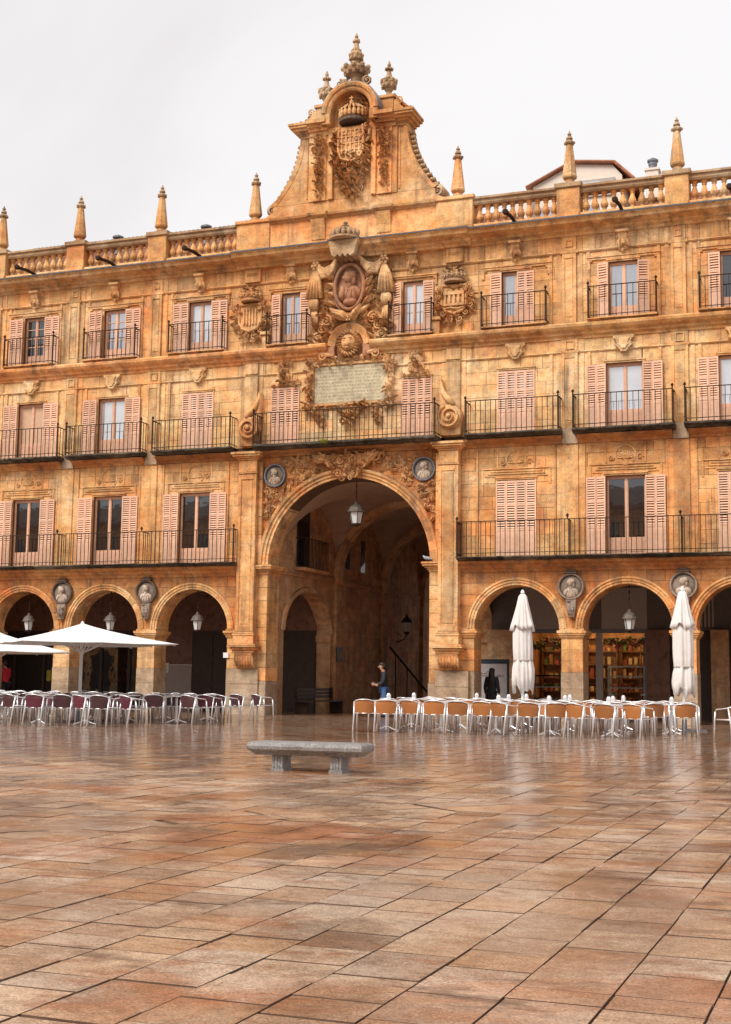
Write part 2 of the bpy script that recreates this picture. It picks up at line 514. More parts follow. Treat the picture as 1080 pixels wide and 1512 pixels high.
    def mesh(s, name, mat, smooth=False):
        me = bpy.data.meshes.new(name)
        me.from_pydata(s.v, [], s.f)
        for m in (mat if isinstance(mat, (list, tuple)) else [mat]):
            me.materials.append(m)
        if smooth:
            me.polygons.foreach_set('use_smooth', [True] * len(me.polygons))
        me.update()
        return me
    def build(s, name, mat, parent=None, smooth=False, kind=None):
        return obj(name, s.mesh(name, mat, smooth), parent, kind)

def obj(name, data, parent=None, kind=None, loc=None):
    o = bpy.data.objects.new(name, data)
    COL.objects.link(o)
    if parent is not None:
        o.parent = parent
    if kind:
        o['kind'] = kind
    if loc is not None:
        o.location = loc
    return o
def thing(name, label, cat, loc=(0, 0, 0), rz=0, group=None):
    o = obj(name, None, None, None, loc)
    o.rotation_euler = (0, 0, rz)
    o.empty_display_size = 0.1
    return tag(o, label, cat, group)
def tag(o, label, cat, group=None):
    o['label'] = label
    o['category'] = cat
    if group:
        o['group'] = group
    return o
def copy_tree(o, parent=None):
    c = o.copy()
    COL.objects.link(c)
    c.parent = parent
    for ch in list(o.children):
        copy_tree(ch, c)
    return c

# ------------------------------------------------------------------ ground
MB().add([(-250, -250, -0.016), (250, -250, -0.016), (250, 250, -0.016), (-250, 250, -0.016)], [(0, 1, 2, 3)]).build('ground', MAT['joint'], None, kind='structure')
def inview(x, y, z=0.0, m=0.0):
    d = Vector((x, y, z)) - CAM
    w = d.dot(fwd)
    if w < 1: return False
    a = d.dot(r2) / w * 1975.4 / 540
    b = d.dot(u2) / w * 1975.4 / 756
    return abs(a) < 1 + m and abs(b) < 1 + m
BD = Vector((0.62, 0.785)).normalized()
BN = Vector((-BD.y, BD.x))
BP = Vector((12.14, -31.08))
BWID = 0.78
def clip(poly, nx, ny, d):          # keep nx*x+ny*y <= d
    out = []
    for i in range(len(poly)):
        a, b = poly[i], poly[(i + 1) % len(poly)]
        da, db = nx * a[0] + ny * a[1] - d, nx * b[0] + ny * b[1] - d
        if da <= 0: out.append(a)
        if (da < 0) != (db < 0) and abs(da - db) > 1e-9:
            t = da / (da - db)
            out.append((a[0] + (b[0] - a[0]) * t, a[1] + (b[1] - a[1]) * t))
    return out
pave = obj('pavement', None, None, 'structure')
pave['label'] = 'wet granite slabs paving the square'
rg = random.Random(3)
polys = []
d0 = BN.dot(BP)
SL = 0.3675
for k in range(-92, 24):
    x0 = 15.13 + SL * k
    y = -46.0 - rg.random() * 0.4
    while y < 0.35:
        L = rg.choice((0.22, 0.26, 0.30, 0.34, 0.38, 0.42, 0.48)) * rg.uniform(0.93, 1.07)
        g = rg.uniform(0.003, 0.008)
        gy = rg.choice((0.002, 0.003, 0.004, 0.005, 0.007, 0.010))
        ga, gb2 = rg.uniform(0.001, 0.009), rg.uniform(0.001, 0.009)
        q = [(x0 + ga, y + gy), (x0 + SL - gb2, y + gy), (x0 + SL - gb2, y + L - gy), (x0 + ga, y + L - gy)]
        ds = [BN.x * a + BN.y * b - d0 for a, b in q]
        full = max(ds) < 0 or min(ds) > BWID
        if full:
            polys.append((q, True))
        else:
            for r in (clip(q, BN.x, BN.y, d0 - 0.006), clip(q, -BN.x, -BN.y, -(d0 + BWID + 0.006))):
                if len(r) > 2: polys.append((r, False))
        y += L
t = -40.0
while t < 22:
    L = rg.uniform(0.6, 1.1)
    for w0, w1 in ((0, 0.385), (0.395, BWID)):
        o = rg.uniform(-0.05, 0.05)
        a, b = t + 0.005 + o, t + L - 0.005 + o
        polys.append(([tuple(BP + BD * a + BN * w0), tuple(BP + BD * b + BN * w0), tuple(BP + BD * b + BN * w1), tuple(BP + BD * a + BN * w1)], False))
    t += L
cand = []
for i, (q, full) in enumerate(polys):
    cx = sum(p[0] for p in q) / len(q)
    cy = sum(p[1] for p in q) / len(q)
    if full and inview(cx, cy, 0, -0.01):
        cand.append(((cx - CAM.x) ** 2 + (cy - CAM.y) ** 2, i))
cand.sort()
single = set(i for _, i in cand[:300])
um = MB()
c = 0.0
um.add([(-.5, -.5, -1), (.5, -.5, -1), (.5, .5, -1), (-.5, .5, -1), (-.5, -.5, 0), (.5, -.5, 0), (.5, .5, 0), (-.5, .5, 0),
        (-.5 + c, -.5 + c, 0), (.5 - c, -.5 + c, 0), (.5 - c, .5 - c, 0), (-.5 + c, .5 - c, 0)],
       [(0, 1, 5, 4), (1, 2, 6, 5), (2, 3, 7, 6), (3, 0, 4, 7), (8, 9, 10, 11)])
ume = um.mesh('paving_slab', [MAT['paving'], MAT['joint']])
for pgn in ume.polygons:
    pgn.material_index = 0 if len(ume.polygons) - 1 == pgn.index else 1
rest = MB()
for i, (q, full) in enumerate(polys):
    if i in single:
        o = obj('paving_slab', ume, pave)
        o.location = ((q[0][0] + q[1][0]) / 2, (q[0][1] + q[2][1]) / 2, rg.uniform(-0.003, 0.002))
        o.scale = (q[1][0] - q[0][0], q[2][1] - q[0][1], 0.025)
        o.rotation_euler = (rg.gauss(0, 0.0030), rg.gauss(0, 0.0030), rg.gauss(0, 0.004))
    else:
        n = len(q)
        cx = sum(p[0] for p in q) / n
        cy = sum(p[1] for p in q) / n
        z, tx, ty = rg.uniform(-0.003, 0.002), rg.gauss(0, 0.0030), rg.gauss(0, 0.0030)
        top = [(cx + (a - cx) * 0.998, cy + (b - cy) * 0.998, z + (a - cx) * tx + (b - cy) * ty) for a, b in q]
        rest.add(top + [(a, b, -0.028) for a, b in q], [tuple(range(n))] + [(j, j + n, (j + 1) % n + n, (j + 1) % n) for j in range(n)])
ro = rest.build('paving_slabs', [MAT['paving'], MAT['joint']], pave, kind='stuff')
ro.data.polygons.foreach_set('material_index', [0 if ro.data.vertices[p.vertices[0]].co.z > -0.02 and all(ro.data.vertices[v].co.z > -0.02 for v in p.vertices) else 1 for p in ro.data.polygons])

# ------------------------------------------------------------------ the palace
B = thing('palace_building', 'ochre sandstone palace with arcade, iron balconies and gabled central gateway', 'building')
PX = [7.65, 11.15, 14.65, 18.15]               # pilaster axes, both sides
BX = [5.85, 9.40, 12.90, 16.40]                # bay axes, both sides
XE = 18.5
rb = random.Random(11)
core = MB()
BLK = []                                       # x0,x1,z0,z1,mat
BLKP = []                                      # polygons pts,mat
def rsub(r, h):
    x0, x1, z0, z1 = r
    a0, a1, c0, c1 = h
    if a1 <= x0 or a0 >= x1 or c1 <= z0 or c0 >= z1: return [r]
    o = []
    if a0 > x0: o.append((x0, a0, z0, z1))
    if a1 < x1: o.append((a1, x1, z0, z1))
    m0, m1 = max(x0, a0), min(x1, a1)
    if c0 > z0: o.append((m0, m1, z0, c0))
    if c1 < z1: o.append((m0, m1, c1, z1))
    return o
def rwall(x0, x1, z0, z1, holes, y0=0.012, y1=0.5):
    rs = [(x0, x1, z0, z1)]
    for h in holes:
        rs = [q for r in rs for q in rsub(r, h)]
    for r in rs:
        core.box(r[0], r[1], y0, y1, r[2], r[3])
def ashlar(x0, x1, z0, z1, holes, mat, h=0.43, lo=0.6, hi=1.15):
    n = max(1, round((z1 - z0) / h))
    dz = (z1 - z0) / n
    for i in range(n):
        x = x0 - rb.uniform(0, 0.5)
        while x < x1:
            L = rb.uniform(lo, hi)
            rs = [(max(x, x0), min(x + L, x1), z0 + i * dz, z0 + (i + 1) * dz)]
            for hh in holes:
                rs = [q for r in rs for q in rsub(r, hh)]
            for r in rs:
                if r[1] - r[0] > 0.05 and r[3] - r[2] > 0.05:
                    BLK.append((*r, mat))
            x += L
W1, W2, W3 = (1.24, 5.25, 7.76), (1.16, 9.30, 11.41), (0.94, 12.80, 14.76)
def hol(x, w): return (x - w[0] / 2, x + w[0] / 2, w[1], w[2])
C2, C3 = (0.98, 9.30, 11.38), (0.74, 12.80, 14.74)
for s in (-1, 1):
    def X(a, b): return (a, b) if s > 0 else (-b, -a)
    h1 = [hol(s * b, W1) for b in BX]
    h2 = [hol(s * b, W2) for b in BX]
    h3 = [hol(s * b, W3) for b in BX]
    x0, x1 = X(3.3, XE)
    rwall(x0, x1, 4.7, 9.28, h1)
    rwall(x0, x1, 9.28, 12.5, h2)
    rwall(x0, x1, 12.5, 16.3, h3)
    a0, a1 = X(3.99, XE)
    ashlar(a0, a1, 5.1, 8.95, h1, 'gold')
    ashlar(a0, a1, 9.27, 11.83, h2, 'pale')
    ashlar(a0, a1, 11.89, 12.3, [], 'pale', lo=0.5)
    ashlar(a0, a1, 12.76, 15.17, h3, 'gold')
    ashlar(a0, a1, 15.25, 15.76, [], 'gold')
hc2 = [hol(s * 2.42, C2) for s in (-1, 1)]
hc3 = [hol(s * 2.27, C3) for s in (-1, 1)]
rwall(-3.3, 3.3, 9.28, 12.5, hc2)
rwall(-3.3, 3.3, 12.5, 16.3, hc3)
ashlar(-3.99, 3.99, 9.27, 11.83, hc2 + [(-1.6, 1.6, 10.45, 12.3)], 'pale')
ashlar(-3.99, 3.99, 11.89, 12.3, [(-1.6, 1.6, 10.45, 12.3)], 'pale')
ashlar(-3.99, 3.99, 12.76, 15.17, hc3, 'gold')
ashlar(-3.99, 3.99, 15.25, 15.76, [], 'gold')

def archwall(mb, cx, r, cz, x0, x1, zt, y0, y1, N=28):
    xs = [x0] + [cx + r * cos(pi - pi * i / N) for i in range(N + 1)] + [x1]
    zs = [cz] + [cz + r * sin(pi * i / N) for i in range(N + 1)] + [cz]
    for i in range(len(xs) - 1):
        if xs[i + 1] - xs[i] < 1e-5: continue
        mb.add([(xs[i], y0, zs[i]), (xs[i + 1], y0, zs[i + 1]), (xs[i + 1], y0, zt), (xs[i], y0, zt),
                (xs[i], y1, zs[i]), (xs[i + 1], y1, zs[i + 1]), (xs[i + 1], y1, zt), (xs[i], y1, zt)],
               [(0, 1, 2, 3), (7, 6, 5, 4), (0, 4, 5, 1)])
def arch_ashlar(cx, r, cz, x0, x1, zt, mat, h=0.4):
    def low(x):
        d = abs(x - cx)
        return cz + sqrt(r * r - d * d) if d < r else cz
    n = max(1, round((zt - cz) / h))
    dz = (zt - cz) / n
    for i in range(n):
        z0, z1 = cz + i * dz, cz + (i + 1) * dz
        x = x0 - rb.uniform(0, 0.4)
        while x < x1:
            L = rb.uniform(0.5, 0.95)
            a, b = max(x, x0), min(x + L, x1)
            x += L
            if b - a < 0.06: continue
            N = 7
            pts = [(a + (b - a) * k / N, max(z0, low(a + (b - a) * k / N))) for k in range(N + 1)]
            seg = [p for p in pts if p[1] < z1 - 0.01]
            if len(seg) < 2: continue
            if len(seg) == N + 1 and all(abs(p[1] - z0) < 1e-6 for p in seg):
                BLK.append((a, b, z0, z1, mat))
                continue
            BLKP.append((seg + [(seg[-1][0], z1), (seg[0][0], z1)], mat))
AR, ACZ = 1.40, 2.93
for s in (-1, 1):
    for i, b in enumerate(BX):
        l = 3.99 if i == 0 else PX[i - 1]
        r = PX[i]
        x0, x1 = (l, r) if s > 0 else (-r, -l)
        archwall(core, s * b, AR, ACZ, x0, x1, 4.78, 0.012, 0.85)
        arch_ashlar(s * b, AR + 0.02, ACZ, x0, x1, 4.77, 'rust')
GR, GCZ = 2.95, 5.10
archwall(core, 0, GR, GCZ, -3.4, 3.4, 9.28, 0.012, 0.9, 48)
arch_ashlar(0, GR + 0.02, GCZ, -3.4, 3.4, 8.95, 'rust', 0.42)

wallp = core.build('wall', MAT['mortar'], B)
BLK.sort(key=lambda r: -(r[1] - r[0]) * (r[3] - r[2]))
cube = {}
for k in ('gold', 'pale', 'rust'):
    cube[k] = MB().cbox(-.5, .5, -.5, .5, -.5, .5, 0.012).mesh('stone_block', MAT[k])
nb = 0
stuffb = {k: MB() for k in cube}
J = 0.0055
for (x0, x1, z0, z1, m) in BLK:
    y = -rb.uniform(0.0, 0.006)
    if nb < 300 and inview((x0 + x1) / 2, 0, (z0 + z1) / 2, -0.01):
        o = obj('stone_block', cube[m], wallp)
        o.location = ((x0 + x1) / 2, y + 0.012, (z0 + z1) / 2)
        o.scale = (x1 - x0 - 2 * J, 0.024, z1 - z0 - 2 * J)
        nb += 1
    else:
        stuffb[m].box(x0 + J, x1 - J, y, y + 0.02, z0 + J, z1 - J)
for pts, m in BLKP:
    y = -rb.uniform(0.0, 0.006)
    cx = sum(p[0] for p in pts) / len(pts)
    cz = sum(p[1] for p in pts) / len(pts)
    stuffb[m].prism([(cx + (x - cx) * 0.99, cz + (z - cz) * 0.985) for x, z in pts], y, y + 0.02)
for k, mb in stuffb.items():
    mb.build('stone_blocks', MAT[k], B, kind='stuff')

# piers, imposts, archivolts
def layered(mb, x0, x1, y0, y1, layers):
    for (e, z0, z1) in layers:
        mb.box(x0 - e, x1 + e, y0 - e, y1 + e, z0, z1)
IMP = [(0.03, 2.62, 2.66), (0.055, 2.66, 2.72), (0.09, 2.72, 2.78), (0.12, 2.78, 2.86), (0.05, 2.86, 2.928)]
def pier(x0, x1, y1=0.85, gran=1.55):
    mb = MB()
    n = 3
    for i in range(n):
        z0, z1 = gran + (2.62 - gran) * i / n, gran + (2.62 - gran) * (i + 1) / n
        mb.box(x0 + 0.001 * i, x1 - 0.001 * i, 0.0, y1, z0 + 0.004, z1 - 0.002)
    mb.box(x0 + 0.015, x1 - 0.015, 0.015, y1 - 0.015, 0, 2.62)
    p = mb.build('pier', MAT['gold'], B)
    g = MB()
    for i in range(3):
        z0, z1 = gran * i / 3, gran * (i + 1) / 3
        g.box(x0 - 0.012, x1 + 0.012, -0.012, y1 + 0.012, z0 + (0.003 if i else -0.02), z1 - 0.003)
    g.build('plinth', MAT['granite'], p)
    im = MB()
    layered(im, x0, x1, 0.0, y1, IMP)
    im.build('impost', MAT['gold'], p)
for s in (-1, 1):
    for x in PX[:3]:
        pier(s * x - 0.34, s * x + 0.34)
ARCHP = [(AR, -0.02), (AR, 0.02), (AR + 0.235, 0.02), (AR + 0.235, -0.045), (AR + 0.17, -0.085), (AR + 0.15, -0.05), (AR + 0.08, -0.05), (AR + 0.07, -0.02)]
for s in (-1, 1):
    for i, b in enumerate(BX):
        MB().arc(s * b, ACZ, ARCHP, 0, pi, 15, 0.0025).build('arch_moulding', MAT['gold'], B)
        sp = MB().arc(s * b, ACZ, [(AR, 0.0), (AR - 0.012, 0.0), (AR - 0.012, 0.84), (AR, 0.84)], 0, pi, 15, 0.0015)
        sp.build('arch_soffit', MAT['gold'], B)

# running mouldings of the storeys
def run(name, prof, segs, mat, par=None):
    for x0, x1 in segs:
        MB().mould(prof, x0, x1).build(name, mat, par or B)
side = [(-XE, -3.99), (3.99, XE)]
run('string_course', [(0.01, 4.75), (-0.05, 4.76), (-0.07, 4.83), (-0.16, 4.90), (-0.18, 4.96), (-0.34, 5.02), (-0.36, 5.10), (0.01, 5.10)], side, MAT['rust'])
def bays(s):
    for i, b in enumerate(BX):
        l = 3.99 if i == 0 else PX[i - 1] + 0.26
        yield (l, PX[i] - 0.26) if s > 0 else (-(PX[i] - 0.26), -l)
for s in (-1, 1):
    for (a, b) in bays(s):
        run('string_course', [(0.01, 8.84), (-0.05, 8.86), (-0.08, 8.93), (-0.22, 9.0), (-0.30, 9.04), (-0.32, 9.10), (0.01, 9.10)], [(a, b)], MAT['rust'])
run('string_course', [(0.01, 12.28), (-0.06, 12.29), (-0.08, 12.36), (-0.17, 12.41), (-0.19, 12.48), (-0.31, 12.54), (-0.38, 12.62), (-0.40, 12.70), (-0.36, 12.755), (0.01, 12.76)], [(-XE, -0.80), (0.80, XE)], MAT['gold'])
run('string_course', [(0.01, 11.82), (-0.035, 11.825), (-0.065, 11.86), (-0.06, 11.89), (0.01, 11.90)], [(-XE, -1.62), (1.62, XE)], MAT['pale'])
run('string_course', [(0.01, 15.16), (-0.04, 15.165), (-0.075, 15.21), (-0.06, 15.245), (0.01, 15.25)], [(-XE, -1.5), (1.5, XE)], MAT['gold'])
CORN = [(0.0, 15.74), (-0.07, 15.75), (-0.09, 15.83), (-0.20, 15.89), (-0.22, 15.94), (-0.40, 15.99), (-0.52, 16.04), (-0.56, 16.12), (-0.62, 16.17), (-0.62, 16.21), (0.0, 16.30)]
for (a, b) in ((-XE, -4.35), (4.35, XE)):
    MB().mould(CORN, a, b).build('cornice', MAT['gold'], B)
CORN2 = [(y if y == 0 else y - 0.14, z) for y, z in CORN]
for (a, b) in ((-4.35, -0.56), (0.56, 4.35)):
    MB().mould(CORN2, a, b).build('cornice', MAT['gold'], B)
CORN3 = [(y if y == 0 else y - 0.30, z) for y, z in CORN]
MB().mould(CORN3, -0.56, 0.56).build('cornice', MAT['gold'], B)
ld = MB()
for a, b, e in ((-XE, -4.36, 0), (4.36, XE, 0), (-4.36, -0.57, 0.14), (0.57, 4.36, 0.14), (-0.57, 0.57, 0.30)):
    ld.mould([(-0.645 - e, 16.19), (-0.655 - e, 16.235), (-0.30, 16.30), (-0.30, 16.285), (-0.60 - e, 16.22), (-0.60 - e, 16.19)], a, b)
ld.build('lead_flashing', MAT['lead'], B)

# pilasters on the side bays
def pilaster(x, z0, z1, w, out, mat, panel=True, back=0.4):
    mb = MB()
    if back:
        mb.cbox(x - w / 2 - back / 2, x + w / 2 + back / 2, -0.030, 0.01, z0, z1, 0.006)
    mb.cbox(x - w / 2, x + w / 2, -out, 0.01, z0, z1, 0.008)
    if panel:
        t = 0.085
        e = 0.028
        for (a, b, c_, d) in ((x - w / 2, x - w / 2 + t, z0, z1), (x + w / 2 - t, x + w / 2, z0, z1), (x - w / 2 + t, x + w / 2 - t, z1 - 0.16, z1), (x - w / 2 + t, x + w / 2 - t, z0, z0 + 0.22)):
            mb.cbox(a, b, -out - e, -out + 0.002, c_, d, 0.008)
        mb.cbox(x - w / 2 + t + 0.03, x + w / 2 - t - 0.03, -out - 0.016, -out + 0.002, z0 + 0.27, z1 - 0.21, 0.008)
    return mb.build('pilaster', mat, B)
def sqframe(mb, x, z, r, y, t=0.025):
    mb.box(x - r, x + r, y - 0.035, y, z + r - t, z + r)
    mb.box(x - r, x + r, y - 0.035, y, z - r, z - r + t)
    mb.box(x - r, x - r + t, y - 0.035, y, z - r + t, z + r - t)
    mb.box(x + r - t, x + r, y - 0.035, y, z - r + t, z + r - t)
for s in (-1, 1):
    for x in PX:
        x = s * x
        pilaster(x, 5.22, 8.84, 0.50, 0.075, MAT['gold'], False)
        p = pilaster(x, 8.84, 9.34, 0.50, 0.13, MAT['granite'], False, 0)
        pilaster(x, 9.34, 11.82, 0.52, 0.075, MAT['pale'])
        pilaster(x, 11.90, 12.28, 0.52, 0.075, MAT['pale'], False)
        pilaster(x, 12.76, 15.16, 0.46, 0.075, MAT['gold'])
        pf = pilaster(x, 15.25, 15.74, 0.46, 0.075, MAT['gold'], False)
        q = MB()
        sqframe(q, x, 15.5, 0.115, -0.075)
        q.build('square_panel', MAT['gold'], pf)
        q = MB()
        sqframe(q, x, 12.09, 0.14, -0.075)
        q.build('square_panel', MAT['pale'], pf)
        rs = MB()
        for (y0, z0, z1) in ((-0.115, 15.16, 15.25), (-0.11, 11.82, 11.90)):
            MB().cbox(x - 0.30, x + 0.30, y0, 0.0, z0 - 0.003, z1 + 0.003, 0.01).build('pilaster_band', MAT['gold'], B)
        # thin vertical strips beside the pilasters
        for d in (-0.62, 0.62):
            MB().cbox(x + d - 0.05, x + d + 0.05, -0.045, 0.0, 12.76, 15.16, 0.006).build('wall_strip', MAT['gold'], B)
            MB().cbox(x + d - 0.05, x + d + 0.05, -0.045, 0.0, 9.34, 11.82, 0.006).build('wall_strip', MAT['pale'], B)

# ------------------------------------------------------------------ windows with shutters
def shutter_mesh(w, h, name):
    mb = MB()
    t = 0.042
    mb.box(0, t, 0, 0.035, 0, h)
    mb.box(w - t, w, 0, 0.035, 0, h)
    zs = [(0, 0.10), (0.33 * h, 0.33 * h + 0.07), (0.66 * h, 0.66 * h + 0.06), (h - 0.07, h)]
    for a, b in zs:
        mb.box(t, w - t, 0, 0.035, a, b)
    mb.box(t, w - t, 0.012, 0.028, 0.10, 0.33 * h)
    mb.box(t + 0.03, w - t - 0.03, 0.004, 0.012, 0.15, 0.33 * h - 0.05)
    for (a, b) in ((0.33 * h + 0.07, 0.66 * h), (0.66 * h + 0.06, h - 0.07)):
        n = int((b - a) / 0.075)
        for i in range(n):
            z = a + (i + 0.5) * (b - a) / n
            d = 0.020
            mb.add([(t, 0.002, z - d - 0.010), (w - t, 0.002, z - d - 0.010), (w - t, 0.030, z + d - 0.010), (t, 0.030, z + d - 0.010),
                    (t, 0.002, z - d), (w - t, 0.002, z - d), (w - t, 0.030, z + d), (t, 0.030, z + d)],
                   [(0, 3, 2, 1), (4, 5, 6, 7), (0, 1, 5, 4), (2, 3, 7, 6)])
    return mb.mesh(name, MAT['salmonpale' if w > 0.3 else 'salmon'])
SHM = {}
def shutter(par, x, y, z, w, h, ang, flip):
    key = (round(w, 3), round(h, 3))
    if key not in SHM: SHM[key] = shutter_mesh(w, h, 'shutter')
    o = obj('shutter', SHM[key], par)
    o.location = (x, y, z)
    o.rotation_euler = (0, 0, radians(ang))
    return o
def window(x, dim, state, glassmat='glassdark', gb=0.55, muntin=False, nleaf=2, hdr=True, wood='salmon', half=False):
    w, z0, z1 = dim
    win = obj('window', None, B)
    fr = MB()
    f = 0.042
    y0, y1 = 0.10, 0.17
    a, b = x - w / 2, x + w / 2
    fr.box(a, a + f, y0, y1, z0, z1)
    fr.box(b - f, b, y0, y1, z0, z1)
    fr.box(a + f, b - f, y0, y1, z1 - f, z1)
    ml = 0.036
    fr.box(x - ml, x + ml, y0 - 0.006, y1, z0, z1 - f)
    for (c0, c1) in ((a + f, x - ml), (x + ml, b - f)):
        fr.box(c0, c1, y0 + 0.004, y1, z0, z0 + gb)
        fr.box(c0 + 0.05, c1 - 0.05, y0 - 0.01, y0 + 0.004, z0 + 0.1, z0 + gb - 0.08)
        fr.box(c0, c0 + 0.022, y0 + 0.01, y1, z0 + gb, z1 - f)
        fr.box(c1 - 0.022, c1, y0 + 0.01, y1, z0 + gb, z1 - f)
        fr.box(c0 + 0.022, c1 - 0.022, y0 + 0.01, y1, z1 - f - 0.06, z1 - f)
        if muntin:
            for k in (1, 2, 3):
                zz = z0 + gb + (z1 - f - 0.06 - z0 - gb) * k / 4
                fr.box(c0 + 0.022, c1 - 0.022, y0 + 0.02, y1 - 0.01, zz - 0.013, zz + 0.013)
    fr.build('frame', MAT[wood], win)
    for (c0, c1) in ((a + f + 0.022, x - ml - 0.022), (x + ml + 0.022, b - f - 0.022)):
        MB().box(c0, c1, 0.145, 0.152, z0 + gb, z1 - f - 0.06).build('pane', MAT[glassmat], win)
    MB().box(a - 0.3, b + 0.3, 0.515, 0.53, z0 - 0.2, z1 + 0.2).build('room_backing', MAT['darkwood'], win)
    h = z1 - z0 - 0.06
    if state == 'open':
        lw = {2: 0.315, 1: 0.36}[nleaf]
        for q in range(nleaf):
            an = random.uniform(3, 20) * (1 if q % 2 == 0 else -1)
            shutter(win, a - (q + 1) * lw * 0.995 + 0.0, -0.075 - 0.012, z0 + 0.03, lw, h, -an if q % 2 == 0 else an * 0.4, 0)
            an = random.uniform(3, 20)
            shutter(win, b + q * lw * 0.995, -0.105 + (0.03 if q else 0), z0 + 0.03, lw, h, an * (0.8 if q == 0 else -0.4), 0)
    elif state == 'closed':
        lw = (w + 0.10) / 4
        for q in range(4):
            shutter(win, a - 0.05 + q * lw, -0.045, z0 + 0.03, lw - 0.004, h, random.uniform(-1, 1), 0)
    elif state == 'half':
        shutter(win, a - 0.40, -0.085, z0 + 0.03, 0.40, h, -6, 0)
        for q in range(2):
            shutter(win, x + 0.04 + q * 0.29, -0.05, z0 + 0.03, 0.285, h, random.uniform(-1, 2), 0)
    return win
st1 = {-1: ['open', 'open', 'open', 'open'], 1: ['closed', 'open', 'closed', 'open']}
st2 = {-1: ['closed', 'open', 'open', 'closed'], 1: ['closed', 'open', 'open', 'open']}
st3 = {-1: ['open', 'open', 'open', 'open'], 1: ['half', 'open', 'open', 'open']}
gl2 = {-1: ['glassmid', 'glasspale', 'blind', 'glassmid'], 1: ['glassmid', 'glasspale', 'glasspale', 'glassmid']}
gl3 = {-1: ['glasspale', 'glassmid', 'glassdark', 'glassmid'], 1: ['glassmid', 'glassmid', 'glassdark', 'glassmid']}
for s in (-1, 1):
    for i, b in enumerate(BX):
        window(s * b, W1, st1[s][i], 'glassdark')
        window(s * b, W2, st2[s][i], gl2[s][i], 0.60)
        window(s * b, W3, st3[s][i], gl3[s][i], 0.5, muntin=(s < 0 and i in (1, 2)), nleaf=2 if s < 0 else 1)
    window(s * 2.42, C2, 'closed')
    window(s * 2.27, C3, 'open', 'glasspale' if s > 0 else 'glassmid', 0.5, nleaf=1)

# stone surrounds
def surround(x, z0, z1, w, t, out, name='window_surround', mat='gold', ears=0.0, base=0.0):
    mb = MB()
    a, b = x - w / 2, x + w / 2
    mb.cbox(a - t, a, -out, 0.0, z0, z1, 0.008)
    mb.cbox(b, b + t, -out, 0.0, z0, z1, 0.008)
    mb.cbox(a - t - ears, b + t + ears, -out - 0.006, 0.0, z1, z1 + t, 0.008)
    mb.cbox(a - t - ears - 0.02, b + t + ears + 0.02, -out - 0.035, 0.0, z1 + t, z1 + t + 0.05, 0.008)
    if ears:
        for sx in (a - t - ears, b + t):
            mb.cbox(sx, sx + ears, -out - 0.003, 0.0, z1 - 0.3, z1, 0.008)
    return mb.build(name, MAT[mat], B)
for s in (-1, 1):
    for i, b in enumerate(BX):
        x = s * b
        surround(x, 14.80, 14.86, 2.0, 0.07, 0.05, ears=0.10)
        surround(x, 12.80, 14.76, 0.96, 0.05, 0.03)
        surround(x, 9.30, 11.41, 1.18, 0.05, 0.03, mat='pale')
        surround(x, 5.25, 7.76, 1.26, 0.05, 0.03)
        # stepped panel over the first floor windows
        mb = MB()
        for (w, z, h, o) in ((2.10, 7.86, 0.045, 0.03), (1.9, 7.94, 0.04, 0.035), (1.74, 8.02, 0.04, 0.03), (2.3, 8.11, 0.045, 0.035)):
            mb.cbox(x - w / 2, x + w / 2, -o, 0.0, z, z + h, 0.01)
        for d in (-1, 1):
            mb.cbox(x + d * 1.12 - 0.035, x + d * 1.12 + 0.035, -0.028, 0.0, 7.6, 8.11, 0.01)
            mb.cbox(x + d * 0.62 - 0.03, x + d * 0.62 + 0.03, -0.03, 0.0, 8.165, 8.84, 0.01)
            mb.cbox(x + d * 1.3 - 0.03, x + d * 1.3 + 0.03, -0.05, 0.0, 5.3, 8.84, 0.01)
        mb.build('window_surround', MAT['gold'], B)
    surround(s * 2.27, 14.80, 14.86, 1.45, 0.06, 0.05, ears=0.07)
    surround(s * 2.42, 9.30, 11.38, 1.0, 0.05, 0.03, mat='pale')

# ------------------------------------------------------------------ carving vocabulary (reliefs on the wall, x-z plane, out = -y)
def leaf(mb, x, y, z, ang, L, W, lift=0.07):
    ca, sa = cos(ang), sin(ang)
    vs = []
    lift = lift * 1.55
    prof = [(0.0, 0.35), (0.3, 1.0), (0.6, 0.85), (0.85, 0.5), (1.0, 0.08)]
    for (t, w) in prof:
        bend = 0.22 * t * t * L
        for k in (-1, -0.45, 0, 0.45, 1):
            a, b = t * L, k * w * W * 0.5
            dy = -lift * (0.25 + 1.1 * sin(pi * min(1, t * 0.85)) * (1 - 0.55 * abs(k)) + (0.35 if k == 0 else 0)) + (0.04 * abs(k) * lift)
            a2, b2 = a, b + bend
            vs.append((x + a2 * ca - b2 * sa, y + dy, z + a2 * sa + b2 * ca))
    fs = [(i * 5 + k, i * 5 + k + 1, i * 5 + k + 6, i * 5 + k + 5) for i in range(4) for k in range(4)]
    mb.add(vs, fs)
def scroll(mb, x, y, z, r, turns=1.4, a0=0.0, d=1, th=None, n=5, steps=20):
    th = th or r * 0.24
    path, rad = [], []
    for i in range(steps + 1):
        t = i / steps
        rr = r * (1 - 0.82 * t)
        a = a0 + d * 2 * pi * turns * t
        path.append((x + rr * cos(a), y - th * 0.5 - 0.5 * th * t, z + rr * sin(a)))
        rad.append(th * (1 - 0.5 * t))
    mb.tube(path, rad, n)
    mb.ell((x, y - th, z), (r * 0.2, r * 0.2, r * 0.2), 6, 4)
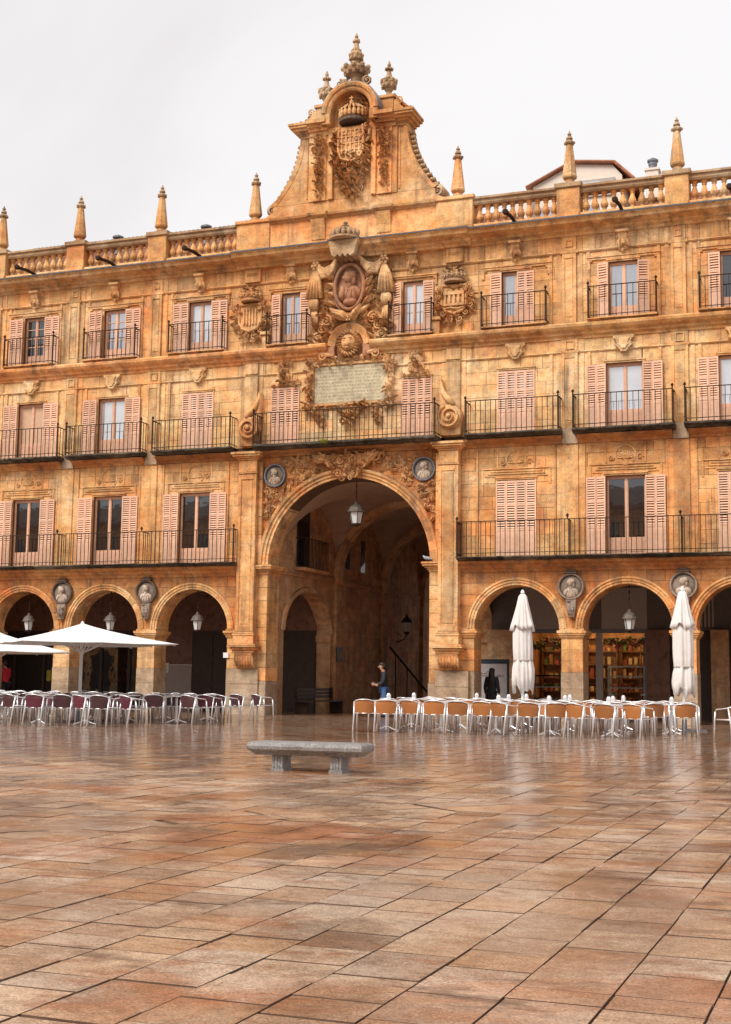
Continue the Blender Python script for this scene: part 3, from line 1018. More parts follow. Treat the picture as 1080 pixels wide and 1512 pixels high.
def rosette(mb, x, y, z, r, n=6):
    mb.ell((x, y - r * 0.3, z), (r * 0.35, r * 0.35, r * 0.35), 6, 4)
    for k in range(n):
        a = 2 * pi * k / n
        mb.ell((x + r * 0.62 * cos(a), y - r * 0.15, z + r * 0.62 * sin(a)), (r * 0.36, r * 0.28, r * 0.36), 6, 4)
def foliage(mb, x0, x1, z0, z1, y, n, seed, size=0.2, lift=0.07, scr=0.3, shape=None):
    rr = random.Random(seed)
    k = 0
    tries = 0
    while k < n and tries < n * 12:
        tries += 1
        x, z = rr.uniform(x0, x1), rr.uniform(z0, z1)
        if shape and not shape(x, z): continue
        k += 1
        if rr.random() < scr:
            scroll(mb, x, y, z, size * rr.uniform(0.35, 0.6), 1.3, rr.uniform(0, 6.3), rr.choice((-1, 1)), steps=11, n=4)
        elif rr.random() < 0.25:
            rosette(mb, x, y, z, size * 0.35, 5)
        else:
            leaf(mb, x, y, z, rr.uniform(0, 6.3), size * rr.uniform(0.7, 1.3), size * rr.uniform(0.4, 0.6), lift)
def crown(mb, x, y, z, w, h, n=7):       # open crown with band and fleurons, half-round towards the viewer
    mb.lathe([(w * 0.40, 0), (w * 0.46, 0.02 * h), (w * 0.46, 0.16 * h), (w * 0.42, 0.2 * h), (w * 0.45, 0.26 * h), (w * 0.40, 0.3 * h)], (x, y, z), 14)
    for k in range(n):
        a = pi + pi * (k + 0.5) / n
        px, py = x + w * 0.47 * cos(a), y + w * 0.42 * sin(a)
        pz = z + 0.3 * h
        big = 1.0 if k % 2 == 0 else 0.75
        mb.ell((px, py, pz + 0.16 * h * big), (w * 0.07, w * 0.06, 0.2 * h * big), 6, 4)
        mb.ell((px - w * 0.07, py, pz + 0.2 * h * big), (w * 0.05, w * 0.05, 0.08 * h), 5, 4)
        mb.ell((px + w * 0.07, py, pz + 0.2 * h * big), (w * 0.05, w * 0.05, 0.08 * h), 5, 4)
        mb.ell((px, py, pz + 0.38 * h * big), (w * 0.06, w * 0.06, 0.1 * h), 5, 4)
def bust(mb, x, y, z, s, d=-1):          # relief bust: shoulders, neck, head, nose, hair
    mb.ell((x, y, z - 0.62 * s), (0.62 * s, 0.22 * s, 0.45 * s), 12, 7)
    mb.ell((x, y - 0.06 * s, z - 0.22 * s), (0.17 * s, 0.17 * s, 0.30 * s), 8, 5)
    mb.ell((x + 0.03 * d * s, y - 0.12 * s, z + 0.17 * s), (0.25 * s, 0.24 * s, 0.33 * s), 10, 7)
    mb.ell((x + 0.22 * d * s, y - 0.24 * s, z + 0.13 * s), (0.09 * s, 0.07 * s, 0.09 * s), 6, 4)
    mb.ell((x - 0.08 * d * s, y - 0.08 * s, z + 0.28 * s), (0.29 * s, 0.22 * s, 0.26 * s), 9, 6)
    mb.ell((x - 0.20 * d * s, y - 0.06 * s, z + 0.02 * s), (0.14 * s, 0.14 * s, 0.28 * s), 7, 5)
    for k in range(4):
        mb.tube([(x - 0.45 * s + 0.3 * k * s, y - 0.16 * s, z - 0.85 * s), (x - 0.2 * s + 0.16 * k * s, y - 0.25 * s, z - 0.42 * s)], 0.035 * s, 4)

# ------------------------------------------------------------------ balconies
def railing(x0, x1, ysl, z0, h, sp, mid=True, posts=()):
    mb = MB()
    b = 0.0095
    def bar(x, y):
        mb.box(x - b, x + b, y - b, y + b, z0, z0 + h)
    n = max(2, round((x1 - x0) / sp))
    for i in range(n + 1):
        bar(x0 + (x1 - x0) * i / n, ysl)
    m = max(1, round(-ysl / sp) - 1)
    for xx in (x0, x1):
        for i in range(1, m + 1):
            bar(xx, ysl * (1 - i / (m + 1)))
    for zz, t, e in ((z0 + h, 0.012, 0.02), (z0 + 0.10, 0.010, 0.014)):
        mb.box(x0 - e, x1 + e, ysl - e, ysl + e, zz - t, zz + t)
        for xx in (x0, x1):
            mb.box(xx - e, xx + e, ysl + e, 0.0, zz - t, zz + t)
    for xx in posts:
        mb.box(xx - 0.017, xx + 0.017, ysl + 0.025, -0.01, z0 + h - 0.011, z0 + h + 0.009)
        k = 4
        for i in range(1, k):
            bar(xx, ysl * i / k)
    for xx in (x0, x1):
        mb.box(xx - 0.022, xx + 0.022, ysl - 0.022, ysl + 0.022, z0 - 0.02, z0 + h + 0.03)
    return mb
def finial(par, x, y, z):
    o = MB().lathe([(0.01, 0), (0.03, 0.01), (0.018, 0.04), (0.045, 0.075), (0.05, 0.10), (0.03, 0.135), (0.008, 0.16)], (x, y, z), 8).build('finial', MAT['iron'], par, True)
def slabprof(d, z0, z1):
    return [(0.0, z0 - 0.02), (-d + 0.16, z0 - 0.02), (-d + 0.12, z0 + 0.03), (-d + 0.02, z0 + 0.05), (-d, z0 + 0.07), (-d, z1 - 0.02), (-d + 0.02, z1), (0.0, z1)]
def balcony(x0, x1, d, z0, z1, h, sp, posts=(), fins=(), mat='slabedge'):
    bc = obj('balcony', None, B)
    nseg = max(1, round((x1 - x0) / 0.42))
    sl = MB()
    for i in range(nseg):
        e = random.uniform(-0.03, 0.015)
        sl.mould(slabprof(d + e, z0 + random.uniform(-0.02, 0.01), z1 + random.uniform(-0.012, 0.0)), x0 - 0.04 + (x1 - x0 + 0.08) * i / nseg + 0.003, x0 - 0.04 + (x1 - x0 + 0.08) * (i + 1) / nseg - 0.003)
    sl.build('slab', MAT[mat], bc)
    railing(x0, x1, -d + 0.06, z1, h, sp, posts=posts).build('railing', MAT['iron'], bc)
    for f in list(fins) + [x0, x1]:
        finial(bc, f, -d + 0.06, z1 + h + 0.02)
    return bc
for s in (-1, 1):
    x0, x1 = (4.02, XE) if s > 0 else (-XE, -4.02)
    ps = [s * p for p in PX[:3]]
    balcony(x0, x1, 0.64, 5.13, 5.225, 1.13, 0.16, ps, ps)
    for i, b in enumerate(BX):
        hw = 1.56
        xx0 = s * b - hw
        xx1 = s * b + hw
        if i == 0:
            xx0, xx1 = (4.28, 7.36) if s > 0 else (-7.36, -4.28)
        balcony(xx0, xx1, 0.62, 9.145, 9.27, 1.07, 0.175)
        balcony(s * b - 1.08, s * b + 1.08, 0.46, 12.775, 12.83, 1.06, 0.18, mat='gold')
    balcony(s * 2.27 - 0.76, s * 2.27 + 0.76, 0.46, 12.775, 12.83, 1.03, 0.19, mat='gold')
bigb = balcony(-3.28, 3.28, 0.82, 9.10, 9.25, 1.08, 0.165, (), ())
# sprig growing out of the balcony edge
pl = thing('wild_plant', 'tiny yellow-green weed sprouting from the edge of the long central balcony', 'plant', (-0.62, -0.80, 9.13))
lf = MB()
rp = random.Random(5)
for i in range(26):
    a, e = rp.uniform(0, 6.3), rp.uniform(-0.2, 1.2)
    L = rp.uniform(0.12, 0.26)
    dv = Vector((cos(a) * cos(e), -abs(sin(a)) * cos(e), sin(e)))
    sv = dv.cross(Vector((0, 0, 1))).normalized() * 0.035
    p0 = dv * 0.04
    lf.add([p0, dv * L * 0.6 + sv, dv * L, dv * L * 0.6 - sv], [(0, 1, 2, 3)])
lf.build('leaves', plain('weed_leaf', (0.34, 0.34, 0.04), 0.6), pl)
MB().tube([(0, 0.03, -0.02), (0, -0.03, 0.05), (0.01, -0.05, 0.10)], [0.012, 0.009, 0.005], 5).build('stem', MAT['darkwood'], pl)

# ------------------------------------------------------------------ consoles, lambrequins, shells over the windows
def console_top(x):
    mb = MB()
    mb.mould([(0, 15.12), (-0.05, 15.12), (-0.09, 15.2), (-0.08, 15.3), (-0.14, 15.42), (-0.2, 15.55), (-0.23, 15.68), (-0.26, 15.735), (0, 15.735)], x - 0.14, x + 0.14)
    mb.cbox(x - 0.2, x + 0.2, -0.285, 0.0, 15.66, 15.75, 0.01)
    for d in (-1, 1):
        leaf(mb, x + d * 0.05, -0.1, 15.5, -pi / 2 + d * 0.25, 0.34, 0.2, 0.08)
        scroll(mb, x + d * 0.15, -0.16, 15.58, 0.075, 1.2, 0, d, steps=10, n=4)
    mb.ell((x, -0.12, 15.1), (0.06, 0.05, 0.07), 6, 4)
    mb.build('console', MAT['carve'], B)
def lambrequin(x):
    pts = [(-0.34, 12.29), (-0.34, 12.20), (-0.27, 12.17), (-0.22, 12.02), (-0.27, 11.95), (-0.17, 11.86), (-0.09, 11.74), (0.09, 11.74), (0.17, 11.86), (0.27, 11.95), (0.22, 12.02), (0.27, 12.17), (0.34, 12.20), (0.34, 12.29)]
    mb = MB().prism([(x + a, b) for a, b in pts], -0.15, 0.0, 0.02)
    mb.prism([(x + a * 0.6, 12.03 + (b - 12.03) * 0.7) for a, b in pts], -0.185, -0.14, 0.015)
    for d in (-1, 1):
        scroll(mb, x + d * 0.26, -0.12, 11.98, 0.07, 1.2, 0, d, steps=9, n=4)
    mb.build('lambrequin', MAT['pale'], B)
def shellorn(x, seed):
    mb = MB()
    for k in range(9):
        a = pi * (k + 0.5) / 9
        mb.tube([(x, -0.01, 8.30), (x + 0.12 * cos(a), -0.03, 8.30 + 0.12 * sin(a)), (x + 0.26 * cos(a), -0.005, 8.30 + 0.26 * sin(a))], [0.012, 0.026, 0.034], 5)
    mb.lathe([(0.34, 0.0), (0.34, -0.022), (0.30, -0.03), (0.30, 0.0)], (x, -0.0, 8.42), 20, 'y')
    for d in (-1, 1):
        scroll(mb, x + d * 0.45, -0.02, 8.34, 0.10, 1.3, 0, d, steps=10, n=4)
    mb.build('shell_ornament', MAT['carve'], B)
for s in (-1, 1):
    for i, b in enumerate(BX):
        console_top(s * b)
        lambrequin(s * b)
        shellorn(s * b, i)
    console_top(s * 2.27)
    # carved drops over the closed central windows
    mb = MB()
    x = s * 2.42
    foliage(mb, x - 0.22, x + 0.22, 11.5, 12.25, -0.06, 34, 31 + s, 0.2, 0.09, 0.35)
    foliage(mb, x - 0.55, x + 0.55, 11.42, 11.58, -0.03, 16, 35 + s, 0.16, 0.06, 0.5)
    mb.cbox(x - 0.26, x + 0.26, -0.06, 0.0, 11.55, 12.28, 0.02)
    mb.build('carved_drop', MAT['carve'], B)

# ------------------------------------------------------------------ medallions of the arcade
def medallion(x, y, z, r, cap=True, corbel=True, d=-1, pale='palestone', ring='greystone'):
    m = obj('medallion', None, B)
    MB().lathe([(r * 0.84, 0.0), (r * 0.84, -0.09), (r * 0.90, -0.12), (r * 0.97, -0.12), (r, -0.08), (r, 0.0)], (x, y, z), 28, 'y').build('ring', MAT[ring], m)
    MB().lathe([(r * 0.86, 0.0), (r * 0.86, -0.035), (0.001, -0.05)], (x, y, z), 24, 'y').build('disc', MAT['greystone'], m, True)
    bb = MB()
    bust(bb, x, y - 0.07, z + 0.12 * r, r * 0.95, d)
    bb.build('relief', MAT[pale], m, True)
    if cap:
        c_ = MB()
        c_.cbox(x - 0.20, x + 0.20, y - 0.15, y, z + r * 0.93, z + r * 1.10, 0.02)
        c_.cbox(x - 0.14, x + 0.14, y - 0.12, y, z + r * 1.10, z + r * 1.25, 0.02)
        c_.build('top_block', MAT['darkstone'], m)
    if corbel:
        c_ = MB()
        zb = z - r
        c_.prism([(x - 0.17, zb + 0.03), (x - 0.15, zb - 0.25), (x - 0.09, zb - 0.55), (x + 0.09, zb - 0.55), (x + 0.15, zb - 0.25), (x + 0.17, zb + 0.03)], y - 0.10, y, 0.02)
        leaf(c_, x - 0.02, y - 0.08, zb - 0.05, -pi / 2 - 0.1, 0.45, 0.24, 0.06)
        foliage(c_, x - 0.12, x + 0.12, zb - 0.48, zb - 0.05, y - 0.1, 8, int(abs(x) * 10), 0.12, 0.04)
        c_.build('corbel', MAT['greystone'], m)
for s in (-1, 1):
    for i, x in enumerate(PX[:3]):
        medallion(s * x, -0.05, 4.25, 0.425, True, True, -s, ring='darkstone' if s < 0 else 'greystone')

# ------------------------------------------------------------------ central gateway
for s in (-1, 1):
    def bx(mb, a, b, *r, c=0.01):
        a, b = (a, b) if s > 0 else (-b, -a)
        mb.cbox(a, b, *r, c)
    # jamb
    j = MB()
    n = 8
    for i in range(n):
        z0, z1 = 1.15 + (4.80 - 1.15) * i / n, 1.15 + (4.80 - 1.15) * (i + 1) / n
        bx(j, 2.93 + 0.001 * (i % 2), 3.45, -0.06 + 0.002 * (i % 2), 0.90, z0 + 0.003, z1 - 0.003)
    jp = j.build('gateway_jamb', MAT['gold'], B)
    g = MB()
    bx(g, 2.91, 3.45, -0.085, 0.91, 0.42, 1.148)
    bx(g, 2.905, 3.45, -0.09, 0.92, -0.02, 0.415)
    g.build('plinth', MAT['granite'], jp)
    im = MB()
    for e, z0, z1 in ((0.03, 4.80, 4.86), (0.07, 4.86, 4.92), (0.13, 4.92, 4.98), (0.20, 4.98, 5.05), (0.23, 5.05, 5.12)):
        bx(im, 2.93 - e, 3.42, -0.06 - e, 0.9 + e, z0, z1)
    im.build('impost', MAT['gold'], jp)
    # pier behind the big pilaster carrying the first arcade arch
    bp = MB()
    for i in range(3):
        z0, z1 = 1.55 + (2.62 - 1.55) * i / 3, 1.55 + (2.62 - 1.55) * (i + 1) / 3
        bx(bp, 3.45, 4.45, 0.0, 0.85, z0 + 0.003, z1 - 0.003)
    pb = bp.build('pier', MAT['gold'], B)
    g = MB()
    bx(g, 3.45, 4.46, -0.012, 0.86, -0.02, 1.55)
    g.build('plinth', MAT['granite'], pb)
    im = MB()
    for (e, z0, z1) in IMP:
        bx(im, 3.95, 4.45 + e, -e, 0.85 + e, z0, z1)
    im.build('impost', MAT['gold'], pb)
    # giant pilaster
    gp = obj('giant_pilaster', None, B)
    m = MB()
    nz = 13
    for i in range(nz):
        z0, z1 = 2.82 + (8.30 - 2.82) * i / nz, 2.82 + (8.30 - 2.82) * (i + 1) / nz
        bx(m, 3.31, 3.99, -0.32 - 0.0015 * (i % 2), 0.0, z0 + 0.002, z1 - 0.002, c=0.006)
    for (a, b, z0, z1) in ((3.31, 3.42, 2.82, 8.30), (3.88, 3.99, 2.82, 8.30), (3.42, 3.88, 8.10, 8.30), (3.42, 3.88, 2.82, 3.02)):
        bx(m, a, b, -0.352, -0.325, z0 + 0.004, z1 - 0.004)
    bx(m, 3.47, 3.83, -0.338, -0.32, 3.08, 8.04)
    m.build('shaft', MAT['gold'], gp)
    bk = MB()
    for i in range(9):
        z0, z1 = 2.95 + (8.75 - 2.95) * i / 9, 2.95 + (8.75 - 2.95) * (i + 1) / 9
        bx(bk, 3.99, 4.20, -0.12, 0.0, z0 + 0.003, z1 - 0.003) if False else None
        bx(bk, 3.16, 3.31, -0.17, 0.0, max(z0, 5.14) + 0.003, z1 - 0.003) if z1 > 5.2 else None
    bk.build('back_strip', MAT['gold'], gp)
    cp = MB()
    for e, z0, z1 in ((0.035, 8.30, 8.36), (0.0, 8.36, 8.78), (0.04, 8.78, 8.84), (0.10, 8.84, 8.90), (0.18, 8.90, 8.97), (0.23, 8.97, 9.06)):
        bx(cp, 3.31 - e, 3.99 + e, -0.35 - e, 0.0, z0 + 0.002, z1)
    cp.build('capital', MAT['gold'], gp)
    bs = MB()
    for e, z0, z1 in ((0.03, 2.76, 2.82), (0.07, 2.68, 2.76), (0.05, 2.40, 2.68), (0.16, 2.34, 2.40), (0.20, 2.28, 2.34), (0.12, 2.20, 2.28), (0.06, 2.10, 2.20)):
        bx(bs, 3.31 - e, 3.99 + e, -0.36 - e, 0.0, z0, z1 - 0.002)
    bs.build('base', MAT['gold'], gp)
    br = MB()
    xc = s * 3.65
    br.mould([(0.0, 1.56), (-0.16, 1.56), (-0.24, 1.66), (-0.33, 1.80), (-0.36, 1.95), (-0.40, 2.10), (0.0, 2.10)], xc - 0.34, xc + 0.34)
    for k in range(7):
        xx = xc - 0.30 + 0.1 * k
        leaf(br, xx, -0.33, 2.06, -pi / 2, 0.42, 0.14, 0.07)
        scroll(br, xx, -0.38, 1.98, 0.05, 1.1, 0, 1, steps=8, n=4)
    for k in range(5):
        scroll(br, xc - 0.24 + 0.12 * k, -0.26, 1.68, 0.055, 1.1, 0, -1, steps=8, n=4)
    br.build('bracket', MAT['carve'], gp)
    pd = MB()
    for i in range(3):
        z0, z1 = 1.555 * i / 3, 1.555 * (i + 1) / 3
        bx(pd, 3.18, 4.30, -0.16, 0.0, z0 + (0.003 if i else -0.02), z1 - 0.003)
    pd.build('pedestal', MAT['granite'], gp)
    # upper continuation of the pilaster on second and top floor
    pilaster(s * 3.72, 9.27, 11.82, 0.50, 0.10, MAT['pale'], False, 0.35)
    pilaster(s * 3.72, 11.90, 12.28, 0.50, 0.10, MAT['pale'], False, 0.35)
    pilaster(s * 3.75, 15.25, 15.74, 0.60, 0.10, MAT['gold'], True, 0.3)
    # volute console standing on the capital
    v = obj('volute', None, B)
    vb = MB()
    cx, cz = s * 3.67, 9.92
    path, rad = [], []
    for i in range(46):
        t = i / 45
        rr = 0.40 * (1 - 0.86 * t)
        a = pi / 2 - s * (-2 * pi * 2.1 * t) + (0.4 * s)
        path.append((cx + rr * cos(a), -0.36 - 0.10 * t, cz + rr * sin(a)))
        rad.append(0.055 * (1 - 0.45 * t))
    vb.tube(path, rad, 6)
    vb.lathe([(0.40, 0.0), (0.40, -0.34), (0.34, -0.36), (0.001, -0.36)], (cx, 0, cz), 24, 'y')
    vb.ell((cx, -0.44, cz), (0.09, 0.08, 0.09), 8, 5)
    vb.build('scroll', MAT['carve'], v, True)
    tl = MB()
    pth = [(s * 3.70 + s * 0.10, -0.30, 10.30), (s * 3.60, -0.28, 10.52), (s * 3.44, -0.24, 10.72), (s * 3.36, -0.20, 10.95), (s * 3.34, -0.16, 11.2)]
    tl.tube(pth, [0.10, 0.11, 0.10, 0.075, 0.05], 7)
    tl.prism([(s * 3.30, 9.3), (s * 4.02, 9.3), (s * 4.02, 9.95), (s * 3.86, 10.28), (s * 3.62, 10.48), (s * 3.44, 10.72), (s * 3.36, 11.2), (s * 3.28, 11.2)], -0.24, 0.0, 0.02)
    tl.build('tail', MAT['carve'], v, True)
    # spandrel medallions and carved foliage
    medallion(s * 2.72, -0.03, 8.24, 0.41, False, False, -s, 'palestone', 'lead')
    fo = MB()
    def shp(x, z, s=s):
        x = abs(x)
        d = sqrt(x * x + (z - GCZ) ** 2)
        e = sqrt((x - 2.72) ** 2 + (z - 8.24) ** 2)
        return d > 3.42 and e > 0.5 and x < 3.1 and x > 0.9
    a, b = (0.9, 3.1) if s > 0 else (-3.1, -0.9)
    foliage(fo, a, b, 6.2, 8.75, -0.01, 105, 77 + s, 0.24, 0.06, 0.3, shp)
    fo.build('spandrel_foliage', MAT['carve'], B)
# big archivolt
GP = [(GR - 0.01, 0.0), (GR - 0.01, -0.05), (GR + 0.09, -0.05), (GR + 0.10, -0.10), (GR + 0.19, -0.10), (GR + 0.21, -0.16), (GR + 0.30, -0.19), (GR + 0.33, -0.12), (GR + 0.33, 0.0)]
MB().arc(0, GCZ + 0.02, GP, 0.005, pi - 0.005, 27, 0.0012).build('arch_moulding', MAT['gold'], B)
MB().arc(0, GCZ + 0.02, [(GR, 0.0), (GR - 0.014, 0.0), (GR - 0.014, 0.89), (GR, 0.89)], 0.003, pi - 0.003, 27, 0.001).build('arch_soffit', MAT['gold'], B)
MB().mould([(0.01, 8.88), (-0.10, 8.90), (-0.14, 8.97), (-0.32, 9.02), (-0.40, 9.08), (0.01, 9.08)], -3.3, 3.3).build('string_course', MAT['rust'], B)
# cartouche on the keystone
ct = MB()
ct.prism([(-0.85, 8.86), (-1.0, 8.7), (-0.55, 8.32), (-0.3, 8.05), (0.3, 8.05), (0.55, 8.32), (1.0, 8.7), (0.85, 8.86)], -0.24, 0.0, 0.05)
for d in (-1, 1):
    scroll(ct, d * 1.05, -0.2, 8.74, 0.2, 1.5, pi / 2, d, steps=18)
    scroll(ct, d * 0.30, -0.26, 8.18, 0.16, 1.4, pi, d, steps=14)
    scroll(ct, d * 0.55, -0.26, 8.50, 0.16, 1.4, 0, -d, steps=14)
    scroll(ct, d * 0.22, -0.3, 8.62, 0.13, 1.4, 0, d, steps=14)
    scroll(ct, d * 0.16, -0.26, 8.02, 0.11, 1.4, 0, d, steps=12)
    leaf(ct, d * 0.8, -0.24, 8.62, pi / 2 - d * 1.2, 0.45, 0.22, 0.1)
    ct.tube([(d * 0.75, -0.25, 8.83), (d * 1.0, -0.22, 8.78), (d * 1.3, -0.12, 8.86)], [0.07, 0.08, 0.05], 6)
foliage(ct, -0.7, 0.7, 8.1, 8.85, -0.27, 60, 91, 0.2, 0.08, 0.45, lambda x, z: abs(x) < 0.2 + (z - 8.0) * 0.8)
ct.build('keystone_cartouche', MAT['carve'], B)

# ------------------------------------------------------------------ plaque with inscription
pq = obj('plaque', None, B)
MB().cbox(-1.31, 1.31, -0.075, 0.0, 10.69, 11.99, 0.012).build('tablet', MAT['plaque'], pq)
ins = MB()
ri = random.Random(9)
for row in range(10):
    z = 11.86 - row * 0.118
    x = -1.18 + ri.uniform(0, 0.08)
    while x < 1.15:
        wl = ri.randint(2, 9)
        for k in range(wl):
            if x > 1.15: break
            h = 0.055
            kind = ri.random()
            ins.box(x, x + 0.008, -0.0765, -0.07, z - h / 2, z + h / 2)
            if kind < 0.6:
                ins.box(x + 0.008, x + 0.03, -0.0765, -0.07, z + h / 2 - 0.008, z + h / 2)
            if kind < 0.4:
                ins.box(x + 0.022, x + 0.03, -0.0766, -0.07, z - h / 2, z + h / 2 - 0.008)
            x += 0.042
        x += 0.035
ins.build('inscription', MAT['ink'], pq)
fm = MB()
for (x0, x1, z0, z1) in ((-1.42, -1.315, 10.58, 12.10), (1.315, 1.42, 10.58, 12.10), (-1.315, 1.315, 11.995, 12.10), (-1.315, 1.315, 10.58, 10.685)):
    fm.cbox(x0, x1, -0.13, 0.0, z0, z1, 0.02)
fm.cbox(-1.6, 1.6, -0.05, 0.0, 10.45, 12.27, 0.02)
foliage(fm, -1.62, -1.36, 10.48, 12.25, -0.12, 50, 41, 0.18, 0.08, 0.4)
foliage(fm, 1.36, 1.62, 10.48, 12.25, -0.12, 50, 42, 0.18, 0.08, 0.4)
foliage(fm, -1.55, 1.55, 12.06, 12.3, -0.12, 46, 43, 0.18, 0.08, 0.4)
foliage(fm, -1.55, 1.55, 10.42, 10.62, -0.12, 46, 44, 0.18, 0.08, 0.4)
for d in (-1, 1):
    scroll(fm, d * 1.0, -0.16, 12.33, 0.17, 1.4, pi / 2, d)
    fm.tube([(d * 0.45, -0.15, 12.25), (d * 0.75, -0.18, 12.36), (d * 1.1, -0.16, 12.44)], [0.05, 0.08, 0.06], 6)
    foliage(fm, d * 1.08 - 0.16, d * 1.08 + 0.16, 9.92, 10.45, -0.05, 20, 46 + d, 0.17, 0.08, 0.4)
foliage(fm, -0.45, 0.45, 9.95, 10.45, -0.06, 44, 49, 0.2, 0.1, 0.45, lambda x, z: abs(x) < 0.1 + (z - 9.95) * 0.8)
fm.build('carved_frame', MAT['carve'], pq)

# ------------------------------------------------------------------ lion niche, royal medallion with drapery
ln = obj('lion_niche', None, B)
LP = [(0.52, 0.0), (0.52, -0.16), (0.60, -0.20), (0.66, -0.24), (0.74, -0.30), (0.79, -0.22), (0.79, 0.0)]
MB().arc(0, 12.66, LP, 0, pi, 11, 0.002).build('arch_moulding', MAT['gold'], ln)
nb_ = MB()
for d in (-1, 1):
    nb_.cbox(d * 0.655 - 0.135, d * 0.655 + 0.135, -0.24, 0.0, 12.28, 12.66, 0.02)
nb_.prism([(0.52 * cos(pi * k / 16), 12.66 + 0.52 * sin(pi * k / 16)) for k in range(17)] + [(-0.52, 12.1), (0.52, 12.1)], -0.03, 0.0)
nb_.build('niche_back', MAT['redstone'], ln)
li = MB()
li.ell((0, -0.20, 12.74), (0.27, 0.22, 0.30), 14, 9)
li.ell((0, -0.38, 12.66), (0.13, 0.12, 0.11), 10, 6)
li.ell((0, -0.44, 12.70), (0.05, 0.05, 0.04), 6, 4)
li.ell((0, -0.36, 12.53), (0.09, 0.09, 0.05), 8, 5)
for d in (-1, 1):
    li.ell((d * 0.10, -0.39, 12.80), (0.045, 0.03, 0.035), 6, 4)
    li.ell((d * 0.11, -0.39, 12.87), (0.08, 0.04, 0.03), 6, 4)
    li.ell((d * 0.23, -0.22, 12.96), (0.07, 0.06, 0.08), 6, 4)
for k in range(22):
    a = 2 * pi * k / 22
    leaf(li, 0.24 * cos(a), -0.14, 12.72 + 0.28 * sin(a), a + 0.2, 0.22, 0.11, 0.10)
li.build('lion_head', MAT['carve'], ln, True)

rm = obj('royal_medallion', None, B)
rg_ = MB()
n = 32
ring = []
for q in range(n):
    a = 2 * pi * q / n
    ring.append((0.53 * cos(a), -0.22, 14.72 + 0.80 * sin(a)))
rg_.tube(ring, 0.075, 6, True)
rg_.tube([(x * 1.22, -0.15, 14.72 + (z - 14.72) * 1.16) for x, y, z in ring], 0.05, 5, True)
rg_.build('oval_frame', MAT['redstone'], rm, True)
MB().prism([(0.54 * cos(2 * pi * k / 28), 14.72 + 0.81 * sin(2 * pi * k / 28)) for k in range(28)], -0.12, 0.0).build('disc', MAT['redstone'], rm)
bu = MB()
bust(bu, 0, -0.18, 14.92, 0.72, -1)
bu.ell((0.05, -0.26, 14.16), (0.26, 0.16, 0.14), 9, 6)
bu.ell((-0.22, -0.3, 14.5), (0.10, 0.12, 0.26), 7, 5)
bu.build('relief_bust', MAT['redstone'], rm, True)
cw = MB()
cw.prism([(-0.42, 15.66), (-0.50, 15.95), (-0.56, 16.2), (0.56, 16.2), (0.50, 15.95), (0.42, 15.66), (0.3, 15.58), (0.2, 15.68), (0.1, 15.56), (0.0, 15.68), (-0.1, 15.56), (-0.2, 15.68), (-0.3, 15.58)], -0.92, -0.2, 0.03)
cw.lathe([(0.50, 0), (0.56, 0.03), (0.56, 0.09), (0.50, 0.12)], (0, -0.66, 16.2), 18)
for k in range(8):
    a = pi + pi * (k + 0.5) / 8
    cw.ell((0.5 * cos(a), -0.66 + 0.48 * sin(a), 16.42), (0.08, 0.07, 0.13), 6, 4)
    cw.tube([(0.5 * cos(a), -0.66 + 0.48 * sin(a), 16.4), (0.36 * cos(a), -0.66 + 0.36 * sin(a), 16.58), (0.12 * cos(a), -0.66 + 0.12 * sin(a), 16.64)], 0.045, 5)
cw.ell((0, -0.66, 16.46), (0.36, 0.36, 0.2), 10, 6)
cw.lathe([(0.16, 0), (0.2, 0.05), (0.1, 0.1), (0.14, 0.15), (0.05, 0.2), (0.09, 0.25), (0.02, 0.32)], (0, -0.66, 16.60), 8)
cw.build('crown', MAT['wornstone'], rm)
